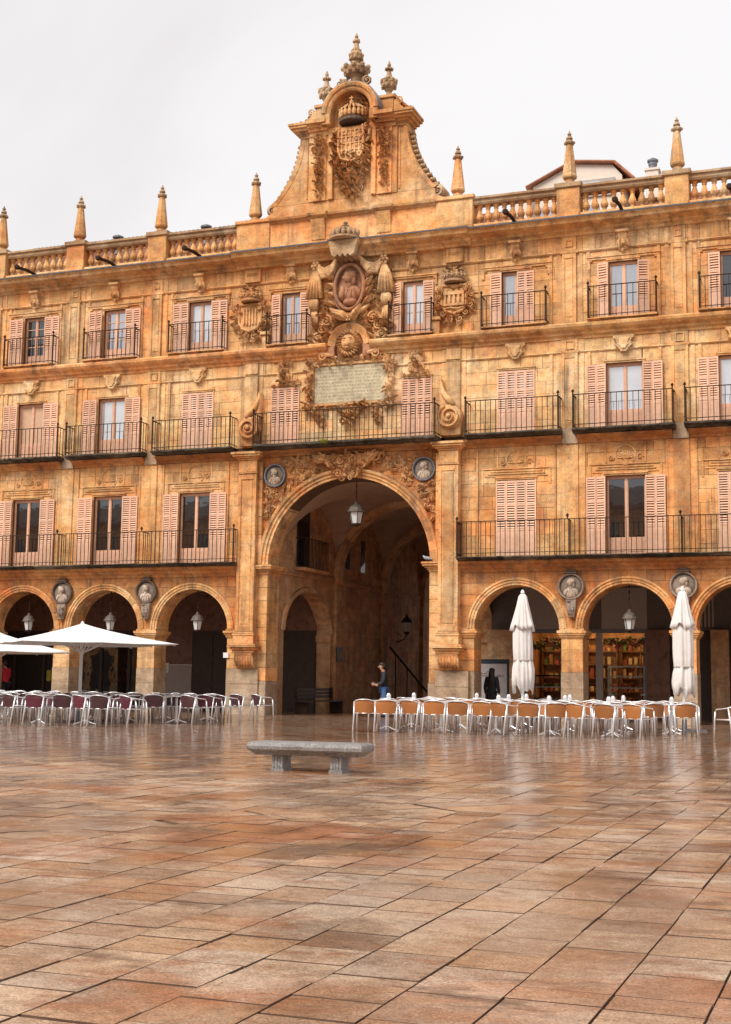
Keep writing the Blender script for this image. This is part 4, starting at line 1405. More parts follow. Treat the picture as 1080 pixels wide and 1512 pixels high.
for s in (-1, 1):
    dr = MB()
    # swag from the crown to the knot, then the hanging folds
    for q in range(5):
        o = 0.09 * q
        dr.tube([(s * (0.40 + o * 0.2), -0.38 + 0.02 * q, 15.75 - o * 0.7), (s * (0.62 + o * 0.35), -0.30, 15.48 - o * 0.9), (s * (0.92 + o * 0.25), -0.26, 15.40 - o * 0.75), (s * 1.16, -0.26, 15.56 - o * 0.35)], [0.06, 0.085, 0.08, 0.05], 6)
    rosette(dr, s * 1.26, -0.22, 15.56, 0.20, 6)
    for q in range(5):
        xo = (q - 2) * 0.05
        dr.tube([(s * 1.27 + xo * 0.5, -0.22, 15.42), (s * 1.31 + xo * 1.9, -0.20, 14.95), (s * 1.33 + xo * 2.6, -0.19, 14.40)], [0.05, 0.07, 0.085], 6)
    for q in range(4):
        xo = (q - 1.5) * 0.07
        dr.tube([(s * 1.33 + xo, -0.18, 14.38), (s * 1.35 + xo * 1.3, -0.2, 14.2), (s * 1.33 + xo * 0.8, -0.16, 13.98)], [0.075, 0.085, 0.05], 6)
    for q in range(3):
        xo = (q - 1) * 0.06
        dr.tube([(s * 1.33 + xo, -0.14, 14.0), (s * 1.31 + xo * 1.4, -0.14, 13.7), (s * 1.28 + xo, -0.12, 13.35)], [0.05, 0.06, 0.04], 5)
    dr.build('drapery', MAT['carve'], rm, True)
    sc = MB()
    a, b = sorted((s * 0.55, s * 1.45))
    foliage(sc, a, b, 12.78, 13.55, -0.06, 46, 61 + s, 0.26, 0.12, 0.4, lambda x, z: sqrt(x * x + (z - 12.66) ** 2) > 0.85)
    foliage(sc, *sorted((s * 0.62, s * 1.1)), 13.5, 15.3, -0.03, 40, 63 + s, 0.24, 0.10, 0.3)
    for (x, z, r, d) in ((0.86, 13.58, 0.2, 1), (1.18, 12.98, 0.2, -1), (0.48, 13.78, 0.17, -1), (0.80, 14.32, 0.14, 1), (1.05, 13.30, 0.16, 1)):
        scroll(sc, s * x, -0.14, z, r, 1.6, pi / 2, s * d)
    for q in range(4):
        leaf(sc, s * 0.55, -0.12, 14.1 + 0.32 * q, (0.55 if s > 0 else pi - 0.55), 0.42, 0.22, 0.11)
    sc.build('scrollwork', MAT['carve'], rm)
ms = MB()
for d in (-1, 1):
    ms.tube([(d * 0.05, -0.22, 13.6), (d * 0.25, -0.28, 13.78), (d * 0.55, -0.24, 13.88), (d * 0.75, -0.16, 14.05)], [0.10, 0.12, 0.1, 0.05], 7)
    leaf(ms, d * 0.1, -0.2, 13.55, pi / 2 - d * 0.9, 0.6, 0.3, 0.14)
rosette(ms, 0, -0.25, 13.62, 0.16, 6)
ms.build('mask_ornament', MAT['carve'], rm, True)

# ------------------------------------------------------------------ side coats of arms
def arms(x, kind):
    a = obj('coat_of_arms', None, B)
    mb = MB()
    crown(mb, x, -0.10, 14.52, 0.80, 0.50, 7)
    foliage(mb, x - 0.33, x + 0.33, 14.82, 15.05, -0.1, 18, 80, 0.16, 0.07, 0.2)
    mb.build('crown', MAT['wornstone'] if kind else MAT['carve'], a)
    sh = MB()
    pts = [(-0.40, 14.42), (-0.43, 14.1), (-0.42, 13.75), (-0.30, 13.56), (0.0, 13.45), (0.30, 13.56), (0.42, 13.75), (0.43, 14.1), (0.40, 14.42)]
    sh.prism([(x + p, q) for p, q in pts], -0.16, 0.0, 0.03)
    sh.tube([(x + p, -0.17, q) for p, q in pts], 0.05, 6, True)
    if kind == 0:
        for k in range(5):
            sh.box(x - 0.26 + k * 0.115, x - 0.20 + k * 0.115, -0.215, -0.15, 13.66 + 0.02 * abs(k - 2), 14.28)
    else:
        sh.box(x - 0.36, x + 0.36, -0.23, -0.15, 13.72, 13.80)
        sh.box(x - 0.36, x + 0.36, -0.23, -0.15, 14.10, 14.22)
        for k in range(5):
            sh.box(x - 0.36 + k * 0.16, x - 0.28 + k * 0.16, -0.22, -0.15, 13.80, 14.10)
        for k in range(4):
            sh.box(x - 0.34 + k * 0.19, x - 0.24 + k * 0.19, -0.22, -0.15, 14.22, 14.29)
        sh.ell((x + 0.05, -0.2, 14.37), (0.17, 0.09, 0.08), 8, 5)
        sh.ell((x + 0.24, -0.2, 14.42), (0.06, 0.06, 0.07), 6, 4)
        sh.tube([(x - 0.36, -0.2, 13.62), (x - 0.12, -0.22, 13.66), (x + 0.12, -0.22, 13.60), (x + 0.36, -0.2, 13.66)], 0.03, 5)
    sh.build('shield', MAT['carve'], a)
    sw = MB()
    for d in (-1, 1):
        foliage(sw, *sorted((x + d * 0.44, x + d * 0.66)), 13.5, 14.45, -0.05, 30, 85 + d + kind, 0.19, 0.10, 0.4)
        for (u, z, r) in ((0.52, 14.40, 0.12), (0.60, 14.1, 0.11), (0.56, 13.75, 0.13), (0.40, 13.50, 0.12), (0.18, 13.28, 0.14), (0.16, 13.14, 0.09)):
            scroll(sw, x + d * u, -0.12, z, r, 1.4, pi / 2, d, steps=14)
    foliage(sw, x - 0.4, x + 0.4, 13.1, 13.45, -0.06, 26, 89 + kind, 0.17, 0.09, 0.4)
    d = 1 if kind == 0 else -1
    sw.cbox(x + d * 0.62 - 0.17, x + d * 0.62 + 0.17, -0.28, 0.0, 13.26, 13.38, 0.02)
    sw.cbox(x + d * 0.62 - 0.12, x + d * 0.62 + 0.12, -0.20, 0.0, 12.77, 13.26, 0.02)
    sw.build('mantling', MAT['carve'], a)
arms(-3.80, 0)
arms(3.76, 1)

# ------------------------------------------------------------------ balustrade, pedestals, obelisks, spouts
bal = obj('balustrade', None, B)
BPROF = [(r * 1.28, h) for r, h in [(0.085, 0.0), (0.085, 0.05), (0.055, 0.07), (0.05, 0.11), (0.095, 0.20), (0.105, 0.27), (0.075, 0.38), (0.05, 0.47), (0.048, 0.52), (0.07, 0.55), (0.05, 0.58), (0.085, 0.62), (0.085, 0.68)]]
bme = MB().lathe(BPROF, (0, 0, 0), 8, 'z', True).mesh('baluster', MAT['gold'])
obp = [(0.215, 0.0), (0.215, 0.06), (0.15, 0.10), (0.13, 0.17), (0.20, 0.24), (0.215, 0.30), (0.205, 0.34), (0.10, 1.36), (0.10, 1.38), (0.15, 1.42), (0.175, 1.47), (0.12, 1.53), (0.075, 1.57), (0.12, 1.60), (0.095, 1.67), (0.045, 1.71), (0.075, 1.76), (0.04, 1.81), (0.012, 1.88)]
nsh = 8
def obelisk(x, z):
    o = obj('obelisk', None, B)
    m = MB().lathe([(r * 1.15, h) for r, h in obp[:9]], (x, 0.08, z), 8, 'z', True)
    m.build('shaft', MAT['gold'], o)
    f = MB().lathe([(r, h) for r, h in obp[7:]], (x, 0.08, z + 0.002), 8, 'z', True)
    for k in range(6):
        a = 2 * pi * k / 6
        f.ell((x + 0.15 * cos(a), 0.08 + 0.15 * sin(a), z + 1.46), (0.05, 0.05, 0.06), 5, 4)
    f.build('finial', MAT['wornstone'], o)
for s in (-1, 1):
    def sx(a, b): return (a, b) if s > 0 else (-b, -a)
    a, b = sx(4.40, XE)
    MB().mould([(-0.16, 16.27), (-0.16, 16.44), (-0.12, 16.50), (0.30, 16.50), (0.34, 16.27)], a, b).build('plinth', MAT['gold'], bal)
    MB().mould([(-0.08, 17.18), (-0.12, 17.24), (-0.12, 17.33), (-0.19, 17.36), (-0.19, 17.43), (0.36, 17.44), (0.36, 17.33), (0.26, 17.24), (0.26, 17.18)], a, b).build('coping', MAT['wornstone'], bal)
    edges = [4.40] + PX
    for i, p in enumerate(PX):
        m = MB()
        m.cbox(s * p - 0.38, s * p + 0.38, -0.20, 0.38, 16.28, 17.36, 0.012)
        m.cbox(s * p - 0.36, s * p + 0.36, -0.24, 0.42, 16.28, 16.50, 0.012)
        m.build('pedestal', MAT['gold'], bal)
        MB().cbox(s * p - 0.45, s * p + 0.45, -0.27, 0.45, 17.365, 17.53, 0.02).build('pedestal_cap', MAT['wornstone'], bal)
        obelisk(s * p, 17.53)
        l = edges[i] + (0.04 if i == 0 else 0.38)
        r = p - 0.38
        n = round((r - l) / 0.29)
        for k in range(n):
            xx = l + (r - l) * (k + 0.5) / n
            o = obj('baluster', bme, bal)
            o.location = (s * xx, 0.09, 16.50)
        # water spout
        sp = MB()
        xx = s * BX[i]
        sp.tube([(xx, 0.1, 16.40), (xx, -0.7, 16.42), (xx - 0.02, -1.25, 16.36)], [0.06, 0.06, 0.065], 8)
        sp.lathe([(0.075, 0.0), (0.10, -0.06), (0.10, -0.14), (0.06, -0.17)], (xx - 0.02, -1.22, 16.36), 9, 'y')
        sp.build('water_spout', MAT['iron'], bal)
# solid end blocks and wall under the gable
for s in (-1, 1):
    gb_ = MB()
    a, b = sorted((s * 3.10, s * 4.40))
    gb_.cbox(a, b, -0.20, 0.6, 16.26, 17.40, 0.015)
    gb_.cbox(a - 0.05, b + 0.05, -0.27, 0.65, 17.40, 17.53, 0.02)
    gb_.cbox(a - 0.02, b + 0.02, -0.25, 0.6, 16.26, 16.48, 0.015)
    obelisk(s * 3.80, 17.53)
    gb_.build('end_block', MAT['gold'], bal)
gable = obj('gable', None, B)
g = MB()
g.cbox(-3.10, 3.10, -0.16, 0.7, 16.26, 17.30, 0.02)
g.mould([(0.3, 17.28), (-0.18, 17.28), (-0.22, 17.34), (-0.32, 17.38), (-0.34, 17.45), (-0.20, 17.50), (0.3, 17.50)], -3.10, 3.10)
for s in (-1, 1):
    for xx in (1.22,):
        g.mould([(0.0, 16.55), (-0.19, 16.55), (-0.21, 16.8), (-0.25, 17.0), (-0.33, 17.27), (0.0, 17.27)], s * xx - 0.26, s * xx + 0.26)
    g.mould([(0.3, 17.26), (-0.28, 17.27), (-0.42, 17.37), (-0.44, 17.46), (-0.26, 17.515), (0.3, 17.515)], s * 1.22 - 0.36, s * 1.22 + 0.36)
# plinth of the gable, stepped
g.prism([(-3.36, 17.50), (3.36, 17.50), (3.30, 17.62), (3.05, 17.74), (3.03, 17.95), (-3.03, 17.95), (-3.05, 17.74), (-3.30, 17.62)], -0.10, 0.75, 0.02)
g.build('base', MAT['gold'], gable)
# body with concave flanks
def flank():
    pts = []
    for k in range(15):
        t = k / 14
        z = 17.97 + (20.47 - 17.97) * t
        x = 1.95 + 1.08 * (1 - t) ** 2.1
        pts.append((x, z))
    return pts
fl = flank()
bd = MB()
bd.prism([(x, z) for x, z in fl] + [(-x, z) for x, z in reversed(fl)], -0.06, 0.7, 0.01)
body = bd.build('body', MAT['gold'], gable)
for s in (-1, 1):
    cop = MB()
    for k in range(14):
        (xa, za), (xb, zb) = fl[k], fl[k + 1]
        vs = []
        for (x, z) in ((xa, za), (xb, zb)):
            vs += [(s * (x - 0.10), -0.075, z - 0.0), (s * (x + 0.05), -0.11, z + 0.03), (s * (x + 0.05), 0.75, z + 0.03), (s * (x - 0.10), 0.75, z)]
        cop.add(vs, [(0, 1, 5, 4), (1, 2, 6, 5), (2, 3, 7, 6)])
    cop.build('flank_coping', MAT['gold'], gable)
for s in (-1, 1):                           # crockets running down the flanks
    vol = MB()
    for k in range(1, 13):
        (x, z) = fl[k]
        vol.ell((s * (x + 0.10), 0.32, z + 0.05), (0.13, 0.26, 0.10), 8, 5)
        vol.ell((s * (x + 0.20), 0.16, z + 0.06), (0.06, 0.07, 0.07), 6, 4)
    vol.lathe([(0.24, 0.0), (0.24, 0.6), (0.1, 0.62)], (s * 3.10, 0.05, 17.90), 14, 'y')
    scroll(vol, s * 3.10, 0.06, 17.90, 0.22, 1.6, pi / 2, s)
    vol.build('flank_crockets', MAT['wornstone'], gable, True)
# cornice of the gable, in two wings
for s in (-1, 1):
    m = MB()
    for e, z0, z1 in ((0.03, 20.36, 20.44), (0.06, 20.44, 20.50), (0.12, 20.50, 20.57), (0.24, 20.57, 20.66), (0.34, 20.66, 20.74), (0.38, 20.74, 20.82)):
        a, b = sorted((s * (0.86), s * (1.97 + e)))
        m.box(a, b, -0.10 - e, 0.72, z0, z1)
    for e, z0, z1 in ((0.06, 20.36, 20.50), (0.16, 20.50, 20.60), (0.28, 20.60, 20.70), (0.42, 20.70, 20.835)):
        a, b = sorted((s * (0.90), s * (1.62)))
        m.box(a, b, -0.14 - e, 0.70, z0, z1)
    m.build('cornice', MAT['gold'], gable)
    pp_ = MB()
    a, b = sorted((s * 0.80, s * 1.66))
    pp_.cbox(a, b, -0.13, 0.0, 17.955, 20.36, 0.012)
    a, b = sorted((s * 0.98, s * 1.48))
    pp_.cbox(a, b, -0.18, 0.0, 17.955, 20.36, 0.012)
    pil = pp_.build('pilaster', MAT['gold'], gable)
    cv = MB()
    xx = s * 1.23
    foliage(cv, xx - 0.13, xx + 0.13, 18.15, 19.75, -0.19, 90, 120 + s, 0.15, 0.07, 0.3)
    foliage(cv, xx - 0.2, xx + 0.2, 19.70, 20.38, -0.20, 60, 123 + s, 0.18, 0.10, 0.4)
    cv.build('carved_strip', MAT['carve'], pil)
    # raised panel edges on the flanks
    fp = MB()
    a, b = sorted((s * 1.70, s * 1.76))
    fp.cbox(a, b, -0.09, -0.05, 18.1, 20.3, 0.01)
    fp.build('panel_edge', MAT['gold'], pil)
    # pedestal with urn-shaped finial
    pe = MB()
    pe.cbox(s * 1.19 - 0.27, s * 1.19 + 0.27, 0.0, 0.55, 20.84, 21.48, 0.012)
    pe.cbox(s * 1.19 - 0.34, s * 1.19 + 0.34, -0.06, 0.61, 21.48, 21.60, 0.02)
    a = s * 1.19
    pe.prism([(a + s * 0.27, 20.84), (a + s * 1.02, 20.84), (a + s * 0.95, 20.98), (a + s * 0.70, 21.02), (a + s * 0.52, 21.18), (a + s * 0.40, 21.40), (a + s * 0.27, 21.42)], 0.02, 0.5, 0.02)
    scroll(pe, a + s * 0.46, 0.06, 21.38, 0.14, 1.5, -pi / 2, s)
    scroll(pe, a + s * 0.86, 0.06, 20.97, 0.12, 1.5, pi / 2, -s)
    for k in range(5):
        pe.ell((a + s * (0.40 + 0.1 * k), 0.25, 21.42 - 0.09 * k), (0.09, 0.2, 0.07), 7, 4)
    pe.build('scrolled_pedestal', MAT['gold'], gable)
    fi = MB()
    fi.lathe([(0.22, 0), (0.22, 0.05), (0.10, 0.10), (0.09, 0.2), (0.16, 0.3), (0.26, 0.42), (0.29, 0.55), (0.24, 0.62), (0.27, 0.66), (0.14, 0.72), (0.10, 0.85), (0.07, 1.0), (0.11, 1.05), (0.11, 1.10), (0.05, 1.14), (0.07, 1.22), (0.02, 1.36)], (a, 0.27, 21.60), 10)
    for k in range(8):
        an = 2 * pi * k / 8
        fi.ell((a + 0.27 * cos(an), 0.27 + 0.27 * sin(an), 22.20), (0.07, 0.07, 0.08), 5, 4)
        fi.ell((a + 0.24 * cos(an), 0.27 + 0.24 * sin(an), 22.02), (0.06, 0.06, 0.10), 5, 4)
        fi.ell((a + 0.12 * cos(an), 0.27 + 0.12 * sin(an), 22.66), (0.05, 0.05, 0.05), 5, 4)
    fi.build('urn_finial', MAT['wornstone'], gable)
# central arch of the gable with leaded roof
AC = 21.02
GPA = [(0.74, 0.0), (0.74, -0.42), (0.80, -0.46), (0.86, -0.46), (0.90, -0.52), (0.99, -0.55), (1.05, -0.50), (1.05, 0.0)]
ga = MB()
ga.arc(0, AC, GPA, -0.02, pi + 0.02, 11, 0.0015)
for s in (-1, 1):
    a, b = sorted((s * 0.74, s * 1.04))
    ga.cbox(a, b, -0.50, 0.0, 20.60, 21.0, 0.02)
    ga.cbox(*sorted((s * 0.72, s * 0.90)), -0.20, 0.0, 17.97, 20.60, 0.015)
ga.build('arch_moulding', MAT['gold'], gable)
rf = MB()
rf.arc(0, AC, [(1.0, -0.48), (1.07, -0.50), (1.07, 0.78), (0.98, 0.78)], 0, pi, 12, 0.0)
for k in range(5):
    rf.arc(0, AC, [(1.06, -0.45 + 0.28 * k), (1.09, -0.45 + 0.28 * k), (1.09, -0.42 + 0.28 * k), (1.06, -0.42 + 0.28 * k)], 0, pi, 8, 0.0)
rf.build('lead_roof', MAT['lead'], gable)
bkp = MB()
bkp.prism([(0.76 * cos(pi * k / 18), AC + 0.76 * sin(pi * k / 18)) for k in range(19)] + [(-0.76, 20.3), (0.76, 20.3)], -0.02, 0.6)
bkp.box(-0.98, 0.98, 0.1, 0.7, 20.4, 21.05)
bkp.build('tympanum', MAT['gold'], gable)
# central finial
cf = MB()
cf.lathe([(0.34, 0), (0.40, 0.06), (0.30, 0.14), (0.20, 0.22), (0.18, 0.36), (0.26, 0.44), (0.44, 0.54), (0.48, 0.66), (0.40, 0.76), (0.30, 0.82), (0.14, 0.92), (0.12, 1.0), (0.20, 1.05), (0.25, 1.14), (0.22, 1.28), (0.16, 1.40), (0.10, 1.55), (0.08, 1.68), (0.14, 1.73), (0.12, 1.82), (0.05, 1.87), (0.07, 1.93), (0.02, 2.06)], (0, 0.1, 22.06), 12)
for k in range(9):
    an = 2 * pi * k / 9
    cf.ell((0.46 * cos(an), 0.1 + 0.46 * sin(an), 22.78), (0.10, 0.10, 0.10), 6, 4)
    cf.ell((0.36 * cos(an), 0.1 + 0.36 * sin(an), 22.58), (0.09, 0.09, 0.10), 6, 4)
    cf.ell((0.22 * cos(an + 0.3), 0.1 + 0.22 * sin(an + 0.3), 23.28), (0.07, 0.07, 0.07), 5, 4)
    cf.ell((0.22 * cos(an), 0.1 + 0.22 * sin(an), 23.14), (0.06, 0.06, 0.06), 5, 4)
    cf.ell((0.15 * cos(an), 0.1 + 0.15 * sin(an), 23.45), (0.05, 0.05, 0.06), 5, 4)
for s in (-1, 1):
    scroll(cf, s * 0.52, -0.1, 22.20, 0.17, 1.5, pi / 2, s)
    cf.ell((s * 0.42, 0.05, 22.28), (0.2, 0.2, 0.16), 8, 5)
cf.build('crowning_finial', MAT['wornstone'], gable)
# royal arms in the gable
ra = obj('royal_arms', None, gable)
sh = MB()
pts = [(-0.44, 20.5), (-0.47, 20.0), (-0.46, 19.6), (-0.34, 19.34), (0.0, 19.22), (0.34, 19.34), (0.46, 19.6), (0.47, 20.0), (0.44, 20.5)]
sh.prism(pts, -0.30, 0.0, 0.03)
sh.tube([(p, -0.31, q) for p, q in pts], 0.055, 6)
for k in range(5):
    sh.box(-0.36 + 0.16 * k, -0.30 + 0.16 * k, -0.34, -0.29, 19.5, 20.42)
for k in range(4):
    sh.box(-0.42, 0.42, -0.335, -0.29, 19.62 + 0.24 * k, 19.66 + 0.24 * k)
rr = random.Random(70)
for k in range(26):
    sh.ell((rr.uniform(-0.38, 0.38), -0.32, rr.uniform(19.5, 20.4)), (0.05, 0.05, 0.06), 5, 4)
sh.build('shield', MAT['carve'], ra)
mt = MB()
foliage(mt, -0.62, 0.62, 17.98, 19.5, -0.12, 230, 201, 0.19, 0.12, 0.42, lambda x, z: abs(x) < 0.22 + (z - 17.95) * 0.42)
for s in (-1, 1):
    foliage(mt, *sorted((s * 0.46, s * 0.68)), 19.2, 20.5, -0.12, 70, 205 + s, 0.18, 0.11, 0.4)
    mt.tube([(s * 0.50, -0.3, 20.45), (s * 0.68, -0.26, 20.30), (s * 0.66, -0.26, 20.0), (s * 0.54, -0.28, 19.88)], [0.05, 0.06, 0.06, 0.04], 6)
    scroll(mt, s * 0.58, -0.26, 20.42, 0.15, 1.4, 0, s)
    scroll(mt, s * 0.28, -0.22, 19.18, 0.16, 1.5, pi, -s)
for k in range(7):
    leaf(mt, 0, -0.2, 18.72, 2 * pi * k / 7, 0.26, 0.13, 0.12)
mt.build('mantling', MAT['carve'], ra)
cr = MB()
cr.lathe([(0.44, 0), (0.50, 0.03), (0.50, 0.13), (0.44, 0.17)], (0, -0.10, 20.64), 18)
cr.build('crown_band', MAT['darkstone'], ra)
cr = MB()
for k in range(9):
    a = pi + pi * (k + 0.5) / 9
    cx_, cy_ = 0.48 * cos(a), -0.10 + 0.38 * sin(a)
    cr.ell((cx_, cy_, 20.98), (0.08, 0.07, 0.15), 6, 4)
    cr.ell((cx_ * 1.05, cy_, 21.14), (0.05, 0.05, 0.05), 5, 4)
    cr.tube([(cx_, cy_, 21.0), (cx_ * 1.02, cy_ * 1.02, 21.14), (cx_ * 0.6, -0.14 + 0.25 * sin(a), 21.28), (0, -0.2, 21.22)], 0.034, 5)
foliage(cr, -0.58, 0.58, 20.9, 21.62, -0.06, 70, 212, 0.18, 0.10, 0.45)
cr.ell((0, -0.28, 21.36), (0.09, 0.09, 0.10), 8, 5)
cr.box(-0.02, 0.02, -0.30, -0.26, 21.44, 21.62)
cr.box(-0.07, 0.07, -0.31, -0.255, 21.52, 21.56)
cr.build('crown', MAT['carve'], ra)

# ------------------------------------------------------------------ roofs, chimneys, roof-terrace house
def tileroof(name, x0, x1, y0, z0, y1, z1, par):
    mb = MB()
    n = int((x1 - x0) / 0.21)
    rows = 14
    for i in range(n):
        xa = x0 + (x1 - x0) * i / n
        w = (x1 - x0) / n
        for r in range(rows):
            t0, t1 = r / rows, (r + 1.12) / rows
            lift = 0.03
            vs = []
            for (t, e) in ((t0, 0.035), (t1, 0.0)):
                y, z = y0 + (y1 - y0) * t, z0 + (z1 - z0) * t
                for k in range(5):
                    a = pi * k / 4
                    vs.append((xa + w * 0.5 - cos(a) * w * 0.42, y, z + sin(a) * 0.075 + e))
            mb.add(vs, [(k, k + 1, k + 6, k + 5) for k in range(4)] + [(0, 1, 2, 3, 4)])
    mb.add([(x0, y0, z0 - 0.01), (x1, y0, z0 - 0.01), (x1, y1, z1 - 0.01), (x0, y1, z1 - 0.01)], [(0, 1, 2, 3)])
    return mb.build(name, MAT['tile'], par)
tileroof('roof', -XE, -2.6, 0.55, 16.42, 7.5, 20.36, B)
tileroof('roof', 2.6, 5.0, 0.55, 16.42, 7.5, 19.6, B)
tileroof('roof', 8.9, XE, 0.55, 16.42, 7.5, 19.5, B)
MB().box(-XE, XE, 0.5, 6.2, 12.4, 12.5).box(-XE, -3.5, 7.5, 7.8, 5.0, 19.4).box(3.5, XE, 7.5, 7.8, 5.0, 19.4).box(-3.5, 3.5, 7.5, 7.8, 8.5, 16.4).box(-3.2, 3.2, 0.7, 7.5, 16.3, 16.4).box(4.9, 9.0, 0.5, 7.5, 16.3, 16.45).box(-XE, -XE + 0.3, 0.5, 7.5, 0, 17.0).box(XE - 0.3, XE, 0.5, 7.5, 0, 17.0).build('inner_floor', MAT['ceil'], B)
ph = thing('rooftop_house', 'cream rendered rooftop room with tiled roof behind the balustrade', 'house', (0, 0, 0))
m = MB()
m.prism([(5.25, 16.5), (8.55, 16.5), (8.55, 19.62), (8.2, 20.05), (6.75, 20.25), (5.25, 19.55)], 5.0, 8.2)
m.box(4.6, 5.25, 4.6, 7.5, 16.5, 19.30)
m.build('wall', MAT['cream'], ph)
m = MB()
def slope(xa, za, xb, zb):
    L = sqrt((xb - xa) ** 2 + (zb - za) ** 2)
    m.prism([(xa, za), (xb, zb), (xb, zb + 0.05), (xa, za + 0.05)], 4.85, 8.4)
    for k in range(17):
        y = 4.88 + 0.21 * k
        m.tube([(xa, y, za + 0.05), (xb, y, zb + 0.05)], 0.06, 6)
slope(5.0, 19.47, 6.75, 20.27)
slope(6.75, 20.27, 8.3, 20.06)
slope(8.3, 20.06, 9.0, 19.35)
m.tube([(6.72, 4.8, 20.36), (6.72, 8.4, 20.36)], 0.10, 7)
m.build('roof', MAT['tile'], ph)
w_ = MB()
w_.box(6.9, 8.3, 4.93, 5.0, 18.9, 19.55)
wp = w_.build('window', MAT['greywall'], ph)
MB().box(7.0, 7.75, 4.915, 4.93, 19.0, 19.46).build('pane', MAT['glasspale'], wp)
MB().box(5.5, 6.5, 4.94, 5.0, 16.9, 18.7).box(7.2, 7.7, 4.94, 5.0, 16.9, 18.6).build('door', MAT['glassmid'], ph)
chm = thing('chimney', 'squat cream chimney with a dark metal cowl on the roof', 'chimney', (9.72, 4.6, 18.4))
MB().box(-0.22, 0.22, -0.22, 0.22, 0, 1.02).box(-0.26, 0.26, -0.26, 0.26, 1.02, 1.10).build('stack', MAT['cream'], chm)
MB().lathe([(0.14, 1.1), (0.14, 1.25), (0.16, 1.27), (0.16, 1.38), (0.2, 1.4), (0.2, 1.46), (0.05, 1.55)], (0, 0, 0), 12).build('cowl', MAT['lead'], chm)
for k, (x, lab) in enumerate(((-10.9, 'small grey roof vent next to the second obelisk out from the gable end block'), (-7.0, 'small grey roof vent between the gable end block and the next obelisk'))):
    v = thing('roof_vent', lab, 'roof vent', (x, 2.4, 17.8), 0, 'vents on the tiled roof')
    MB().lathe([(0.10, 0), (0.10, 0.62)], (0, 0, 0), 10).build('pipe', MAT['lead'], v)
    MB().lathe([(0.12, 0.62), (0.22, 0.66), (0.22, 0.72), (0.04, 0.80)], (0, 0, 0), 12).build('hood', MAT['lead'], v)

# ------------------------------------------------------------------ passage behind the gateway
def sidewall(s, name):
    mb = MB()
    # local x = world y, local y = depth behind the face
    def aw(cx, rx, rz, cz, x0, x1, zt):
        N = 24
        xs = [x0] + [cx + rx * cos(pi - pi * i / N) for i in range(N + 1)] + [x1]
        zs = [cz] + [cz + rz * sin(pi * i / N) for i in range(N + 1)] + [cz]
        for i in range(len(xs) - 1):
            if xs[i + 1] - xs[i] < 1e-5: continue
            mb.add([(xs[i], 0, zs[i]), (xs[i + 1], 0, zs[i + 1]), (xs[i + 1], 0, zt), (xs[i], 0, zt), (xs[i], .6, zs[i]), (xs[i + 1], .6, zs[i + 1])], [(0, 1, 2, 3), (0, 4, 5, 1)])
    aw(3.6, 2.2, 1.5, 2.95, 0.9, 6.0, 8.3)
    mb.box(0.86, 1.40, 0.004, 0.6, -0.02, 2.95)
    mb.box(5.80, 6.0, 0.0, 0.6, -0.02, 2.95)
    mb.box(6.0, 23, 0.0, 0.5, -0.02, 8.3)
    # ashlar facing
    rr = random.Random(17)
    for i in range(10):
        z0, z1 = i * 0.51, (i + 1) * 0.51
        x = 6.0
        while x < 23:
            L = rr.uniform(0.7, 1.3)
            e = rr.uniform(0.012, 0.022)
            mb.box(x + 0.006, min(23, x + L) - 0.006, -e, 0.0, z0 + 0.006, z1 - 0.006)
            x += L
    for i in range(6):
        z0, z1 = 5.15 + i * 0.5, 5.15 + (i + 1) * 0.5
        x = 0.9
        while x < 23:
            L = rr.uniform(0.7, 1.3)
            e = rr.uniform(0.012, 0.022)
            mb.box(x + 0.006, min(23, x + L) - 0.006, -e, 0.0, z0 + 0.006, z1 - 0.006)
            x += L
    mat = Matrix(((0, 1 * s, 0, s * 2.93), (1, 0, 0, 0), (0, 0, 1, 0), (0, 0, 0, 1)))
    mb.xf(mat)
    w = mb.build(name, MAT['passage'], B)
    am = MB()
    am.arc(3.6, 2.95, [(2.2, 0.02), (2.2, -0.06), (2.4, -0.06), (2.45, 0.02)], 0, pi, 15, 0.002, 1.5 / 2.2)
    am.box(5.70, 6.05, -0.05, 0.6, 2.66, 2.93)
    am.box(0.9, 23, -0.06, 0.0, 4.92, 5.03)
    am.box(0.9, 23, -0.10, 0.0, 5.03, 5.12)
    am.box(6.6, 23, -0.035, 0.0, 3.0, 3.05)
    for yy in (6.05, 11.45, 16.85):
        am.box(yy, yy + 0.55, -0.14, 0.0, -0.02, 4.92)
        am.box(yy - 0.04, yy + 0.59, -0.20, 0.0, 4.92, 5.12)
    am.xf(mat)
    am.build('arch_trim', MAT['passage'], w)
    return w
pw = sidewall(-1, 'passage_wall')
sidewall(1, 'passage_wall')
vm = MB()
for q in range(4):
    ya, yb = (0.88 if q == 0 else 0.9 + 5.4 * q), 0.9 + 5.4 * (q + 1)
    yc, hf = (ya + yb) / 2, (yb - ya) / 2
    NX, NY = 26, 20
    vs = []
    for j in range(NY + 1):
        y = ya + (yb - ya) * j / NY
        for i in range(NX + 1):
            x = -2.95 + 5.9 * (0.5 - 0.5 * cos(pi * i / NX))
            za = sqrt(max(0, 2.95 ** 2 - x * x))
            zb = 2.72 * sqrt(max(0, 1 - ((y - yc) / hf * 0.97) ** 2))
            vs.append((x, y, 5.12 + max(za, zb)))
    vm.add(vs, [(j * (NX + 1) + i, j * (NX + 1) + i + 1, (j + 1) * (NX + 1) + i + 1, (j + 1) * (NX + 1) + i) for j in range(NY) for i in range(NX)])
vm.build('vault', MAT['vault'], B)
for yy in (6.05, 11.45, 16.85):
    rb_ = MB().arc(0, 5.12, [(2.98, yy), (2.74, yy), (2.74, yy + 0.5), (2.98, yy + 0.5)], 0, pi, 17, 0.001)
    rb_.build('vault_rib', MAT['passage'], B)
